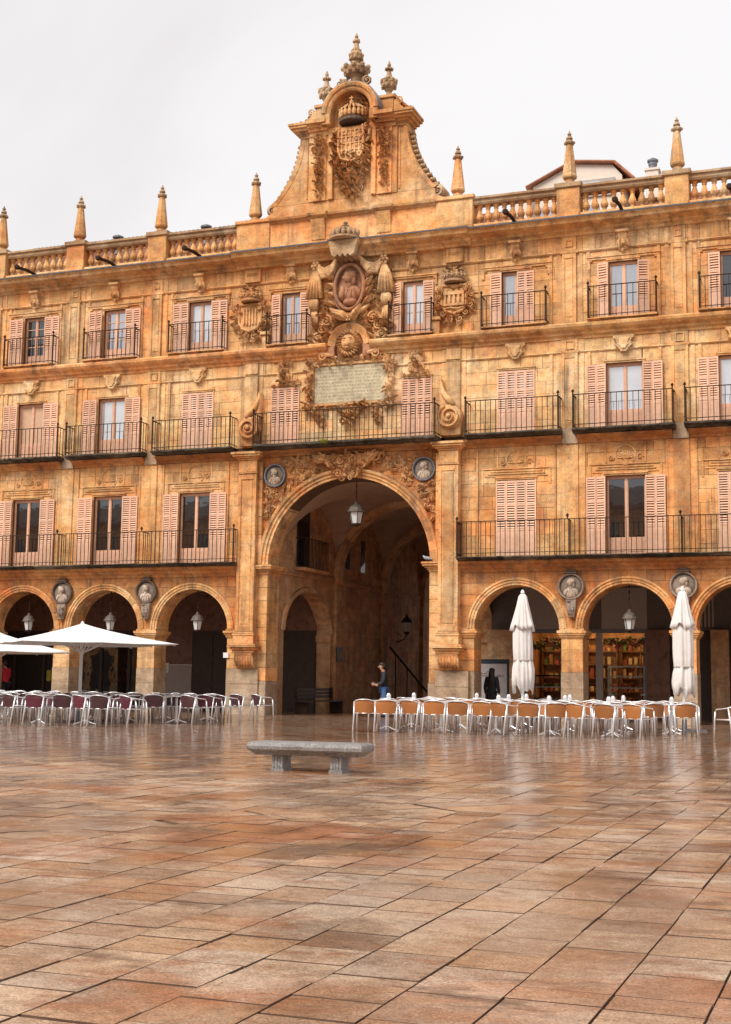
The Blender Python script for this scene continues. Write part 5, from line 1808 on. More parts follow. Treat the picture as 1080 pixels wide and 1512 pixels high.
MB().add([(-19, 0.2, -0.006), (19, 0.2, -0.006), (19, 23, -0.006), (-19, 23, -0.006)], [(0, 1, 2, 3)]).build('arcade_floor', MAT['paving'], None, kind='structure')
# window with small balcony high in the passage wall, stair rail, low bench, notice board
pwin = obj('window', None, B)
MB().box(-2.955, -2.90, 2.35, 3.55, 5.30, 7.45).build('frame', MAT['darkwood'], pwin)
MB().box(-2.90, -2.885, 2.45, 3.45, 5.35, 7.38).build('pane', MAT['glassdark'], pwin)
pb_ = obj('balcony', None, B)
MB().box(-2.93, -2.50, 2.2, 4.5, 5.14, 5.24).build('slab', MAT['passage'], pb_)
m = MB()
for k in range(17):
    y = 2.24 + 2.22 * k / 16
    m.box(-2.545, -2.525, y - 0.01, y + 0.01, 5.24, 6.3)
m.box(-2.55, -2.52, 2.22, 4.48, 6.3, 6.33)
for y in (2.24, 4.46):
    m.box(-2.93, -2.55, y - 0.012, y + 0.012, 6.3, 6.33)
m.build('railing', MAT['iron'], pb_)
for zz in (7.2, 8.9):
    q = obj('window', None, B)
    MB().box(-2.96, -2.90, zz, zz + 0.5, 5.6, 6.9).build('pane', MAT['glassdark'], q)
rl = thing('stair_handrail', 'dark metal handrail descending along the passage wall behind the walking person', 'handrail', (-2.4, 11.2, 0))
MB().tube([(0, 0, 2.62), (0, 5.9, 0.45)], 0.05, 6).build('rail', MAT['iron'], rl)
m = MB()
for k in range(4):
    t = 0.12 + 0.26 * k
    m.tube([(0, 5.9 * t, max(-0.01, 0)), (0, 5.9 * t, 2.62 - 2.17 * t)], 0.025, 5)
m.build('posts', MAT['iron'], rl)
bn = thing('wooden_bench', 'dark slatted wooden bench under the small arch inside the gateway', 'bench', (-2.55, 4.0, 0))
m = MB()
for k in range(4):
    m.box(-0.25 + 0.12 * k, -0.15 + 0.12 * k, -1.9, 1.9, 0.42, 0.46)
m.build('seat', MAT['darkwood'], bn)
m = MB()
for k in range(3):
    m.box(-0.30, -0.27, -1.9, 1.9, 0.55 + 0.13 * k, 0.65 + 0.13 * k)
m.build('backrest', MAT['darkwood'], bn)
for y in (-1.7, 1.7):
    MB().box(-0.26, 0.20, y - 0.03, y + 0.03, -0.005, 0.42).box(-0.27, -0.22, y - 0.03, y + 0.03, 0.42, 0.95).build('leg', MAT['iron'], bn)
nbd = thing('notice_board', 'dark framed notice board hung on the passage pier', 'notice board', (-2.78, 6.32, 2.2))
MB().box(0.0, 0.04, -0.30, 0.30, -0.28, 0.28).build('panel', MAT['darkwood'], nbd)
m = MB()
for k in range(3):
    m.box(0.04, 0.045, -0.2 + 0.14 * k, -0.1 + 0.14 * k, -0.1, 0.08)
m.build('note', MAT['greystone'], nbd)

# ------------------------------------------------------------------ arcade walk, shop fronts
YB = 5.6
bw = MB()
def bwall(x0, x1, z0, z1): bw.box(x0, x1, YB, YB + 0.25, z0, z1)
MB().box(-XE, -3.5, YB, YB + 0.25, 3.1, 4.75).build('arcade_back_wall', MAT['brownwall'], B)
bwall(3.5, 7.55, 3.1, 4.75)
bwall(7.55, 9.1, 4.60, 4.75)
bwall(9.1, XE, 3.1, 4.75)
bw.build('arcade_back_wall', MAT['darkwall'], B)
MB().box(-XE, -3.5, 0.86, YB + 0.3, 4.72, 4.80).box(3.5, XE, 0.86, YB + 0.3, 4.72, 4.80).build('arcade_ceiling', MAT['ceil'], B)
# transverse arches across the arcade walk on the piers
tr = MB()
for s in (-1, 1):
    for p in PX[:3]:
        pass
# left side
sf = MB()
sf.box(-10.3, -8.75, YB - 0.02, YB + 0.2, 1.75, 3.1)
sf.build('brown_wall_panel', MAT['brownwall'], B)
MB().box(-10.3, -8.75, YB - 0.035, YB + 0.2, -0.02, 1.745).build('grey_wall_panel', MAT['greywall'], B)
dd = obj('shop_door', None, B)
MB().box(-8.75, -6.9, YB, YB + 0.1, -0.02, 3.1).build('leaf', MAT['darkwood'], dd)
m = MB()
for k in range(2):
    for q in range(3):
        m.box(-8.65 + 0.9 * k, -7.85 + 0.9 * k, YB - 0.03, YB, 0.1 + q * 0.98, 0.98 + q * 0.98)
m.build('panel', MAT['darkwood'], dd)
MB().box(-6.9, -3.5, YB, YB + 0.2, -0.02, 3.1).build('shade_dark_panel', MAT['darkwood'], B)  # dark colour stands in for the deep shade behind the small passage arch
def glazed(x0, x1, n, mat='glassdark', zb=0.5, wood='darkwood'):
    o = obj('shop_front', None, B)
    m = MB()
    for k in range(n + 1):
        x = x0 + (x1 - x0) * k / n
        m.box(x - 0.06, x + 0.06, YB - 0.04, YB + 0.1, -0.02, 3.1)
    m.box(x0, x1, YB - 0.03, YB + 0.08, -0.02, zb)
    m.box(x0, x1, YB - 0.03, YB + 0.08, 2.45, 2.55)
    m.box(x0, x1, YB - 0.03, YB + 0.08, 3.0, 3.1)
    m.build('frame', MAT[wood], o)
    for k in range(n):
        xa, xb = x0 + (x1 - x0) * k / n + 0.06, x0 + (x1 - x0) * (k + 1) / n - 0.06
        MB().box(xa, xb, YB + 0.02, YB + 0.03, zb, 3.0).build('pane', MAT[mat], o)
    return o
glazed(-XE, -14.2, 3)
glazed(-14.2, -10.3, 3)
# papers pinned on the grey wall
for k, (x, z, w, h, mt_, lb) in enumerate(((-9.95, 1.62, 0.36, 0.40, 'whitepaint', 'white paper notice with a small drawing pinned beside the dark door'), (-9.95, 1.18, 0.16, 0.16, 'darkwall', 'small dark plate under the white paper notice'))):
    o = thing('paper_notice' if k == 0 else 'wall_plate', lb, 'notice' if k == 0 else 'plate', (x, YB - 0.04, z))
    MB().box(-w / 2, w / 2, -0.012, 0.0, -h / 2, h / 2).build('sheet', MAT[mt_], o)
    if k == 0:
        MB().box(-0.05, 0.05, -0.014, -0.012, 0.0, 0.10).box(-0.10, 0.10, -0.014, -0.012, -0.12, -0.10).box(-0.08, 0.08, -0.014, -0.012, -0.07, -0.055).build('print', MAT['iron'], o)
# white menu sign near the pilaster of the gate on the left
sg = thing('wall_sign', 'small white rectangular sign fixed on the granite pier beside the gateway', 'sign', (-4.46, -0.03, 2.02))
MB().box(-0.10, 0.10, -0.02, 0.0, -0.09, 0.09).build('plate', MAT['whitepaint'], sg)
# yellow sticker notice and hanging white banner behind the left arches
o = thing('yellow_notice', 'small yellow notice stuck low on the dark shop glass', 'notice', (-15.35, YB - 0.05, 1.25))
MB().box(-0.10, 0.10, -0.01, 0.0, -0.22, 0.22).build('sheet', plain('yellow_paper', (0.55, 0.5, 0.05), 0.7), o)
o = thing('white_banner', 'pale sagging banner hung inside the dark shop window behind the open parasol', 'banner', (-12.5, YB - 0.06, 2.45))
m = MB()
for k in range(8):
    a, b = -0.55 + 1.1 * k / 8, -0.55 + 1.1 * (k + 1) / 8
    za, zb = 0.14 * (abs(a) / 0.55) ** 2, 0.14 * (abs(b) / 0.55) ** 2
    m.prism([(a, za - 0.1), (b, zb - 0.1), (b, zb * 0.4 + 0.18), (a, za * 0.4 + 0.18)], -0.02, 0.0)
m.build('cloth', MAT['palestone'], o)
# right side: stone return, lit pastry shop, marble pillar
MB().box(3.5, 4.72, YB - 0.55, YB + 0.25, -0.02, 3.1).build('stone_wall_panel', MAT['passage'], B)
rs_ = obj('shop_front', None, B)
m = MB()
DW = 'darkwood'
for x in (4.78, 6.15, 7.0, 9.12):
    m.box(x - 0.06, x + 0.06, YB - 0.05, YB + 0.08, -0.02, 3.12)
m.box(4.78, 9.12, YB - 0.055, YB + 0.10, 3.0, 3.14)
m.box(4.78, 6.15, YB - 0.03, YB + 0.06, -0.02, 0.45)
m.box(7.3, 9.12, YB - 0.03, YB + 0.06, -0.02, 0.62)
m.build('frame', MAT['lead'], rs_)
MB().box(7.34, 7.58, YB - 0.04, YB + 0.1, -0.02, 3.0).build('door_post', MAT['greywall'], rs_)
MB().box(7.55, 9.15, YB - 0.02, YB + 0.1, 3.14, 4.6).build('fascia', MAT['greywall'], rs_)
MB().box(4.7, 6.2, YB - 0.03, YB, 3.14, 4.7).build('fascia', MAT['greywall'], rs_)
for (a, b, z) in ((4.84, 6.09, 0.45), (6.21, 6.94, 0.1), (7.58, 9.06, 0.62)):
    MB().box(a, b, YB, YB + 0.008, z, 3.0).build('pane', MAT['clear'], rs_)
inn = MB()
inn.box(4.6, 9.3, YB + 3.2, YB + 3.3, 0, 3.4)
inn.box(4.5, 4.6, YB + 0.1, YB + 3.3, 0, 3.4)
inn.box(9.3, 9.4, YB + 0.1, YB + 3.3, 0, 3.4)
inn.box(4.5, 9.4, YB + 0.15, YB + 3.3, 3.3, 3.4)
inn.build('shop_interior', plain('warm_wood_panelling', (0.42, 0.20, 0.07), 0.5, 0, 0.3, 3), B)
lp = thing('shop_ceiling_lamp', 'warm glowing strip lamp under the ceiling of the pastry shop', 'lamp')
MB().box(5.0, 9.0, YB + 0.5, YB + 0.62, 3.2, 3.24).box(5.0, 9.0, YB + 2.2, YB + 2.3, 3.2, 3.24).build('tube', MAT['shoplamp'], lp)
MB().box(4.9, 9.1, YB + 0.45, YB + 0.67, 3.24, 3.298).box(4.9, 9.1, YB + 2.15, YB + 2.35, 3.24, 3.298).build('housing', MAT['iron'], lp)
rs = random.Random(21)
FOODC = [plain('food_%d' % k, c, 0.6) for k, c in enumerate(((0.40, 0.20, 0.06), (0.50, 0.32, 0.12), (0.26, 0.06, 0.04), (0.42, 0.10, 0.12), (0.08, 0.14, 0.04), (0.55, 0.42, 0.26), (0.16, 0.07, 0.03)))]
def cabinet(x, w, zt, lab):
    c_ = thing('display_cabinet', lab, 'cabinet', (x, YB + 0.16, 0))
    m = MB()
    for a in (0, w):
        for d in (0, 0.45):
            m.box(a - 0.03, a + 0.03, d - 0.02, d + 0.02, 0, zt)
    for z in (0.55, 1.05, 1.45, zt):
        if z <= zt:
            m.box(-0.03, w + 0.03, -0.03, 0.47, z, z + 0.05)
    m.build('frame', MAT['whitepaint'], c_)
    for z in (0.58, 1.08):
        for col in range(7):
            f = MB()
            for k in range(3):
                f.ell((w * (col + 0.5) / 7 + rs.uniform(-.02, .02), 0.08 + 0.13 * k, z + 0.06), (0.06, 0.055, rs.uniform(0.04, 0.09)), 7, 5)
            f.build('pastry_row', FOODC[rs.randrange(7)], c_, True)
cabinet(7.75, 1.25, 1.8, 'white framed pastry cabinet in the shop window beside the brown marble pillar')
cabinet(5.0, 1.05, 1.45, 'white framed pastry cabinet in the shop window behind the closed parasol')
def garland(x0, x1, z, lab):
    o = thing('flower_garland', lab, 'garland', ((x0 + x1) / 2, YB + 0.3, z))
    for q, (c, n_) in enumerate(((FOODC[4], 34), (FOODC[3], 14), (FOODC[2], 12), (FOODC[0], 26))):
        m = MB()
        for k in range(n_):
            x = rs.uniform(x0, x1) - (x0 + x1) / 2
            r = rs.uniform(0.03, 0.075)
            m.ell((x, rs.uniform(-0.1, 0.1), rs.gauss(0, 0.09) - 0.14 * abs(sin(x * 4.5))), (r, r, r), 6, 4)
        m.build(('leaves', 'pink_flowers', 'red_flowers', 'orange_flowers')[q], c, o)
garland(4.95, 6.05, 2.72, 'garland of red and pink flowers across the window behind the closed parasol')
garland(7.7, 9.0, 2.78, 'garland of orange and green flowers over the pastry cabinet by the marble pillar')
def wallshelf(x, w, lab):
    sh_ = thing('wall_shelf', lab, 'shelf', (x, YB + 2.8, 0), 0, 'shelves along the back of the pastry shop')
    m = MB()
    for z in (0.4, 0.9, 1.4, 1.9, 2.4, 2.9):
        m.box(0, w, 0, 0.35, z, z + 0.04)
    for xx in (0, w / 2 - 0.02, w - 0.04):
        m.box(xx, xx + 0.04, 0, 0.35, 0, 2.94)
    m.build('frame', FOODC[6], sh_)
    k = int(w / 0.2)
    for z in (0.44, 0.94, 1.44, 1.94, 2.44):
        for q in range(k):
            if rs.random() < 0.85:
                MB().box(0.06 + w * q / k, 0.05 + w * q / k + rs.uniform(0.1, 0.16), 0.05, 0.25, z, z + rs.uniform(0.12, 0.38)).build('box', FOODC[rs.randrange(7)], sh_)
wallshelf(6.3, 1.3, 'tall wooden shelf of warm lit boxes seen through the shop doorway')
wallshelf(7.75, 1.45, 'tall wooden shelf of boxes behind the pastry cabinet by the marble pillar')
wallshelf(4.75, 1.45, 'tall wooden shelf of boxes behind the closed parasol by the gateway')
mp = MB()
mp.box(9.14, 9.95, YB - 0.25, YB + 0.25, -0.02, 3.1)
mp.build('marble_pillar', MAT['brownwall'], B)
MB().box(9.95, 11.35, YB + 0.05, YB + 0.2, -0.02, 3.1).build('dark_shutter', MAT['darkwood'], B)
MB().box(11.35, 11.95, YB - 0.35, YB + 0.25, -0.02, 3.1).build('stone_pillar', MAT['passage'], B)
m = MB()
for k in range(7):
    m.box(10.6 + 0.13 * k, 10.66 + 0.13 * k, YB - 0.05, YB, 3.2, 4.4)
m.build('grille', MAT['greywall'], B)
glazed(11.95, XE, 4, 'glassdark')
rsn = thing('red_light_sign', 'glowing red strip sign in the dark shop beyond the stone pillar', 'sign', (12.2, YB - 0.1, 1.55))
MB().box(0, 0.7, -0.03, 0.0, 0.0, 0.09).box(0, 0.7, -0.03, 0.0, -0.35, -0.28).build('tube', MAT['redlamp'], rsn)
MB().box(-0.02, 0.72, 0.0, 0.06, -0.4, 0.12).build('housing', MAT['iron'], rsn)
hs = thing('hanging_sign', 'dark green square sign hung in the arcade beside the stone pillar', 'sign', (10.75, 3.0, 2.78))
MB().box(-0.30, 0.30, -0.02, 0.02, -0.28, 0.22).build('board', plain('dark_green_board', (0.03, 0.07, 0.07), 0.4), hs)
MB().box(-0.11, -0.08, -0.022, -0.018, -0.10, 0.12).box(-0.10, 0.12, -0.0225, -0.018, 0.09, 0.12).box(0.06, 0.09, -0.022, -0.018, -0.06, 0.08).build('emblem', MAT['greystone'], hs)
for x in (-0.25, 0.25):
    MB().tube([(x, 0, 0.22), (x, 0, 1.96)], 0.012, 5).build('chain', MAT['iron'], hs)
wb = thing('sign_board', 'white free-standing board with a line of dark lettering behind the dark-haired person', 'sign', (3.78, 3.9, 0))
MB().box(-0.55, 0.75, 0.0, 0.05, 0.55, 1.86).build('panel', MAT['greystone'] if False else plain('pale_board', (0.55, 0.52, 0.52), 0.6), wb)
m = MB()
rl_ = random.Random(4)
x = -0.28
while x < 0.62:
    w = rl_.uniform(0.02, 0.05)
    m.box(x, x + w * 0.45, -0.004, 0.0, 1.40, 1.40 + rl_.choice((0.05, 0.08)))
    x += w + 0.012
m.box(-0.20, 0.05, -0.004, 0.0, 1.50, 1.515)
m.tube([(-0.02, -0.004, 1.52), (0.06, -0.004, 1.60), (0.14, -0.004, 1.52)], 0.008, 4)
m.build('lettering', MAT['iron'], wb)
for x in (-0.5, 0.7):
    MB().box(x - 0.03, x + 0.03, -0.02, 0.07, -0.006, 0.56).build('leg', MAT['lead'], wb)
m = MB()
m.box(-0.62, 0.82, -0.01, 0.06, 1.86, 2.02)
m.box(-0.62, 0.82, -0.01, 0.06, 0.42, 0.55)
m.box(-0.62, -0.55, -0.008, 0.058, 0.55, 1.86)
m.box(0.75, 0.82, -0.008, 0.058, 0.55, 1.86)
m.build('frame', plain('slate_blue_paint', (0.035, 0.055, 0.075), 0.4), wb)

# ------------------------------------------------------------------ the opposite range of the square (mirrored in the window panes)
op = thing('opposite_building', 'ochre arcaded range across the square, mirrored in the dark window panes', 'building', (0, -74, 0))
MB().box(-100, 45, -8, 0, -0.03, 16.5).build('wall', MAT['gold'], op)
MB().mould([(-8.5, 16.5), (0.6, 16.5), (0.6, 16.9), (-4, 19.0), (-8.5, 16.9)], -100.4, 45.4).build('roof', MAT['tile'], op)
wme = MB().box(-0.6, 0.6, -0.02, 0.03, 0, 2.4).mesh('window', MAT['glassdark'])
ame = MB().prism([(-1.3, -0.02), (-1.3, 2.9)] + [(-1.3 * cos(pi * k / 10), 2.9 + 1.3 * sin(pi * k / 10)) for k in range(1, 10)] + [(1.3, 2.9), (1.3, -0.02)], 0.03, -0.02).mesh('arch_opening', MAT['darkwood'])
bme2 = MB().box(-1.6, 1.6, 0.0, 0.6, -0.15, 0).box(-1.6, 1.6, 0.55, 0.58, 0, 1.05).mesh('balcony', MAT['iron'])
for k in range(39):
    x = -98 + 3.6 * k
    obj('arch_opening', ame, op, None, (x, 0, 0))
    for z in (5.3, 9.35, 12.9):
        obj('window', wme, op, None, (x, 0, z))
        obj('balcony', bme2, op, None, (x, 0, z))

# ------------------------------------------------------------------ lanterns
def lantern(x, y, zt, zb, r, lab, grp, chain_top, cat='lantern'):
    o = thing('hanging_lantern', lab, cat, (x, y, zb), 0, grp)
    h = zt - zb
    g = h * 0.50
    MB().lathe([(r * 0.62, 0.02), (r * 0.95, g)], (0, 0, 0), 6).build('glass', MAT['milk'], o)
    m = MB()
    for k in range(6):
        a = 2 * pi * k / 6
        m.tube([(r * 0.64 * cos(a), r * 0.64 * sin(a), 0.0), (r * 0.98 * cos(a), r * 0.98 * sin(a), g)], 0.012, 4)
    m.lathe([(r * 0.70, -0.03), (r * 0.70, 0.02), (r * 0.3, 0.02)], (0, 0, 0), 6)
    m.lathe([(r * 0.1, -0.09), (r * 0.25, -0.06), (r * 0.5, -0.03)], (0, 0, 0), 6)
    m.build('frame', MAT['iron'], o)
    MB().lathe([(r * 1.18, g), (r * 1.22, g + 0.03 * h), (r * 1.02, g + 0.12 * h), (r * 0.92, g + 0.22 * h), (r * 0.55, g + 0.32 * h), (r * 0.30, g + 0.36 * h), (r * 0.28, g + 0.42 * h), (r * 0.12, g + 0.48 * h), (r * 0.05, h)], (0, 0, 0), 12).build('cap', MAT['lampcap'], o)
    m = MB()
    L = chain_top - zt
    n = max(3, int(L / 0.09))
    for k in range(n):
        z = h + L * (k + 0.5) / n
        e = 0.020
        if k % 2: m.box(-e, e, -0.006, 0.006, z - 0.055, z + 0.055)
        else: m.box(-0.006, 0.006, -e, e, z - 0.055, z + 0.055)
    m.build('chain', MAT['iron'], o)
    return o
gl = 'lanterns hanging under the arcade arches'
lantern(-5.85, 0.42, 3.56, 2.90, 0.20, 'iron lantern hanging in the arch next to the gateway, on the burgundy chair side', gl, 4.32)
lantern(-9.40, 0.42, 3.56, 2.90, 0.20, 'iron lantern hanging in the arch directly behind the open white parasol', gl, 4.32)
lantern(-12.90, 0.42, 3.56, 2.90, 0.20, 'iron lantern hanging in the arch above the partly hidden open parasol', gl, 4.32)
lantern(9.40, 0.42, 3.56, 2.90, 0.20, 'iron lantern hanging in front of the lit pastry shop arch', gl, 4.32)
lantern(0.06, 0.60, 7.34, 6.54, 0.26, 'large black lantern hanging from the crown of the gateway arch', None, 8.0)
wl = thing('wall_lantern', 'black bracket lantern on the passage wall inside the gateway', 'lantern', (-2.50, 13.6, 3.35))
MB().lathe([(0.12, 0.02), (0.19, 0.42)], (0, 0, 0), 6).build('glass', MAT['milk'], wl)
MB().lathe([(0.24, 0.42), (0.25, 0.46), (0.15, 0.6), (0.06, 0.66), (0.03, 0.8)], (0, 0, 0), 6).lathe([(0.04, -0.12), (0.13, -0.02), (0.13, 0.02)], (0, 0, 0), 6).build('cap', MAT['iron'], wl)
MB().tube([(0, 0, -0.1), (-0.1, 0, -0.3), (-0.43, 0, -0.45)], 0.025, 5).tube([(-0.43, 0, 0.0), (-0.2, 0, -0.2)], 0.018, 5).build('bracket', MAT['iron'], wl)

# ------------------------------------------------------------------ stone bench
bz = thing('stone_bench', 'grey granite bench with moulded seat on two fluted feet in the wet square', 'bench', (9.60, -25.76, 0), radians(3))
sp = [(0.0, 0.20), (0.02, 0.205), (0.035, 0.225), (0.055, 0.235), (0.06, 0.25), (0.085, 0.258), (0.10, 0.275), (0.105, 0.315), (0.095, 0.345), (0.07, 0.362), (0.03, 0.37), (-0.10, 0.372)]
m = MB()
hx, hy = 0.685, 0.17
vs = []
for e, z in sp:
    vs += [(-hx - e, -hy - e, z), (hx + e, -hy - e, z), (hx + e, hy + e, z), (-hx - e, hy + e, z)]
fs = [(0, 3, 2, 1)]
for i in range(len(sp) - 1):
    for k in range(4):
        fs.append((4 * i + k, 4 * i + (k + 1) % 4, 4 * i + 4 + (k + 1) % 4, 4 * i + 4 + k))
n4 = 4 * (len(sp) - 1)
fs.append((n4, n4 + 1, n4 + 2, n4 + 3))
m.add(vs, fs)
seat = m.build('seat', MAT['bench'], bz)
bv = seat.modifiers.new('bevel', 'BEVEL')
bv.width = 0.012
bv.segments = 2
bv.limit_method = 'ANGLE'
bv.angle_limit = radians(40)
for sx_ in (-0.40, 0.40):
    m = MB()
    for k in range(4):
        a = sx_ - 0.075 + 0.038 * k
        m.mould([(-0.155, 0.0), (-0.16, 0.06), (-0.15, 0.12), (-0.165, 0.20), (0.165, 0.20), (0.15, 0.12), (0.16, 0.06), (0.155, 0.0)], a + 0.003, a + 0.035)
    m.box(sx_ - 0.088, sx_ + 0.090, -0.17, 0.17, -0.006, 0.03)
    m.build('foot', MAT['bench'], bz)

# ------------------------------------------------------------------ terrace chairs and tables
def chair_proto(name, label, grp, wick):
    o = thing(name, label, 'chair', (0, 0, 0), 0, grp)
    m = MB()
    pts = [(-.21, -.20), (.21, -.20), (.23, -.05), (.225, .17), (.19, .21), (-.19, .21), (-.225, .17), (-.23, -.05)]
    n = len(pts)
    m.add([(x, y, .425) for x, y in pts] + [(x, y, .45) for x, y in pts], [tuple(reversed(range(n))), tuple(range(n, 2 * n))] + [(i, (i + 1) % n, (i + 1) % n + n, i + n) for i in range(n)])
    m.build('seat', MAT[wick], o)
    m = MB()
    vs = []
    for j, z in enumerate((.43, .53, .63, .70, .735)):
        hw = (.215, .235, .245, .235, .18)[j]
        for i in range(7):
            t = -1 + 2 * i / 6
            vs.append((t * hw, -.215 - .075 * (1 - t * t) - (z - .43) * .12, z))
    k = len(vs)
    vs += [(x, y + .018, z) for x, y, z in vs]
    fs = []
    for j in range(4):
        for i in range(6):
            a = j * 7 + i
            fs.append((a, a + 1, a + 8, a + 7))
            fs.append((k + a, k + a + 7, k + a + 8, k + a + 1))
    m.add(vs, fs)
    m.build('backrest', MAT[wick], o, True)
    m = MB()
    arm = [(-.265, .20, .60), (-.27, .15, .655), (-.275, -.02, .668), (-.262, -.17, .69), (-.20, -.275, .725), (-.10, -.325, .748), (0, -.335, .752)]
    arm = arm + [(-x, y, z) for x, y, z in reversed(arm[:-1])]
    m.tube(arm, .014, 6)
    m.tube([(-.235, -.22, .43), (-.235, .2, .43), (0, .225, .43), (.235, .2, .43), (.235, -.22, .43), (0, -.29, .43)], .013, 5, True)
    m.build('frame', MAT['alu'], o, True)
    for sx in (-1, 1):
        MB().tube([(sx * .265, .20, .605), (sx * .262, .225, .40), (sx * .262, .245, 0.0)], .019, 6).build('leg', MAT['alu'], o, True)
        MB().tube([(sx * .258, -.185, .69), (sx * .25, -.235, .40), (sx * .262, -.305, 0.0)], .020, 6).build('leg', MAT['alu'], o, True)
    return o
def table_proto(label, grp):
    o = thing('round_table', label, 'table', (0, 0, 0), 0, grp)
    MB().lathe([(.33, .695), (.345, .70), (.345, .722), (.335, .73)], (0, 0, 0), 20).build('top', MAT['alu'], o)
    MB().lathe([(.03, .02), (.03, .69), (.12, .695)], (0, 0, 0), 8).build('column', MAT['alu'], o)
    m = MB()
    for k in range(4):
        a = pi / 4 + pi / 2 * k
        m.tube([(0, 0, .12), (.15 * cos(a), .15 * sin(a), .05), (.28 * cos(a), .28 * sin(a), .012)], .018, 5)
    m.build('foot', MAT['alu'], o)
    return o
rc = random.Random(33)
def put(proto, x, y, rz, used={}):
    o = proto if proto.name not in used else copy_tree(proto)
    used[proto.name] = 1
    used[o.name] = 1
    o.location = (x, y, 0.002)
    o.rotation_euler = (0, 0, rz)
    return o
tanc = chair_proto('terrace_chair', 'tan woven terrace chair with bright aluminium frame', 'tan chairs of the terrace with closed parasols', 'wickertan')
redc = chair_proto('terrace_chair', 'burgundy brown woven terrace chair with aluminium frame', 'burgundy chairs of the terrace with open parasols', 'wickerdark')
redc2 = chair_proto('terrace_chair', 'bright wine-red woven terrace chair among browner ones', 'wine-red chairs of the terrace with open parasols', 'wickerred')
tabr = table_proto('round aluminium table among the tan terrace chairs', 'tables of the tan chair terrace')
tabl = table_proto('round aluminium table among the burgundy terrace chairs', 'tables of the burgundy chair terrace')
placed = []
def chair(proto, x, y, rz):
    for (a, b) in placed:
        if (a - x) ** 2 + (b - y) ** 2 < 0.50 ** 2: return
    placed.append((x, y))
    put(proto, x, y, rz)
J_ = lambda a: rc.uniform(-a, a)
# right terrace (tan): rows of chairs on both sides of the tables
x = 5.27
while x < 11.9:
    chair(tanc, x, -12.15 + J_(0.28) - (0.25 if 8.7 < x < 10.2 else 0), J_(0.65))
    x += rc.uniform(0.50, 0.60)
lone = put(tanc, 13.50, -11.0, 0.9)
lone['label'] = 'tan woven terrace chair standing apart beyond the farther closed parasol'
tl_ = []
tl2 = []
def block(rows, xa, xb, step, lst, tab, protos, slant=0.0):
    for (yt, x0, x1, front) in rows:
        x = x0
        while x < x1:
            lst.append((x + J_(0.08), yt + slant * (x - x0) + J_(0.1)))
            put(tab, lst[-1][0], lst[-1][1], J_(0.5))
            for d in (-0.33, 0.33):
                p = protos[0] if rc.random() < 0.8 else protos[-1]
                if front:
                    chair(p, lst[-1][0] + d * 0.95 + J_(0.07), lst[-1][1] - 0.74 + J_(0.12), J_(0.6))
                chair(p, lst[-1][0] + d + J_(0.05), lst[-1][1] + 0.72 + J_(0.08), pi + J_(0.4))
            x += step
block([(-11.45, 5.6, 12.0, False), (-8.95, 5.3, 12.3, True), (-6.45, 5.0, 12.4, True)], 0, 0, 1.33, tl_, tabr, [tanc])
# left terrace (burgundy)
x = -5.4
while x < 0.1:
    chair(redc2 if rc.random() < 0.22 else redc, x, -14.2 + 0.28 * max(0, x + 3.6) + J_(0.25), J_(0.65) - 0.15)
    x += rc.uniform(0.50, 0.64)
for x, y, k in ((-0.1, -10.6, 0), (-0.3, -9.3, 1), (-0.25, -8.3, 0), (-0.75, -6.4, 0), (-0.55, -5.4, 0)):
    chair(redc2 if k else redc, x, y, -0.5 + J_(0.4))
block([(-13.2, -5.9, -0.9, False), (-10.7, -7.4, -0.9, True), (-8.2, -9.0, -1.0, True)], 0, 0, 1.28, tl2, tabl, [redc, redc2], 0.1)
# napkin holders on the right tables
nh = thing('napkin_holder', 'small silver napkin holder standing on a table of the tan terrace', 'napkin holder', (0, 0, 0), 0, 'napkin holders on the terrace tables')
MB().lathe([(.05, 0), (.055, .01), (.055, .13), (.05, .14)], (0, 0, 0), 10).build('cup', MAT['alu'], nh)
MB().box(-.03, .03, -.02, .02, .13, .17).build('napkins', MAT['whitepaint'], nh)
for k, (x, y) in enumerate(tl_):
    if k % 5 == 1: continue
    o = nh if k == 0 else copy_tree(nh)
    o.location = (x + J_(0.1), y + J_(0.1), 0.732)

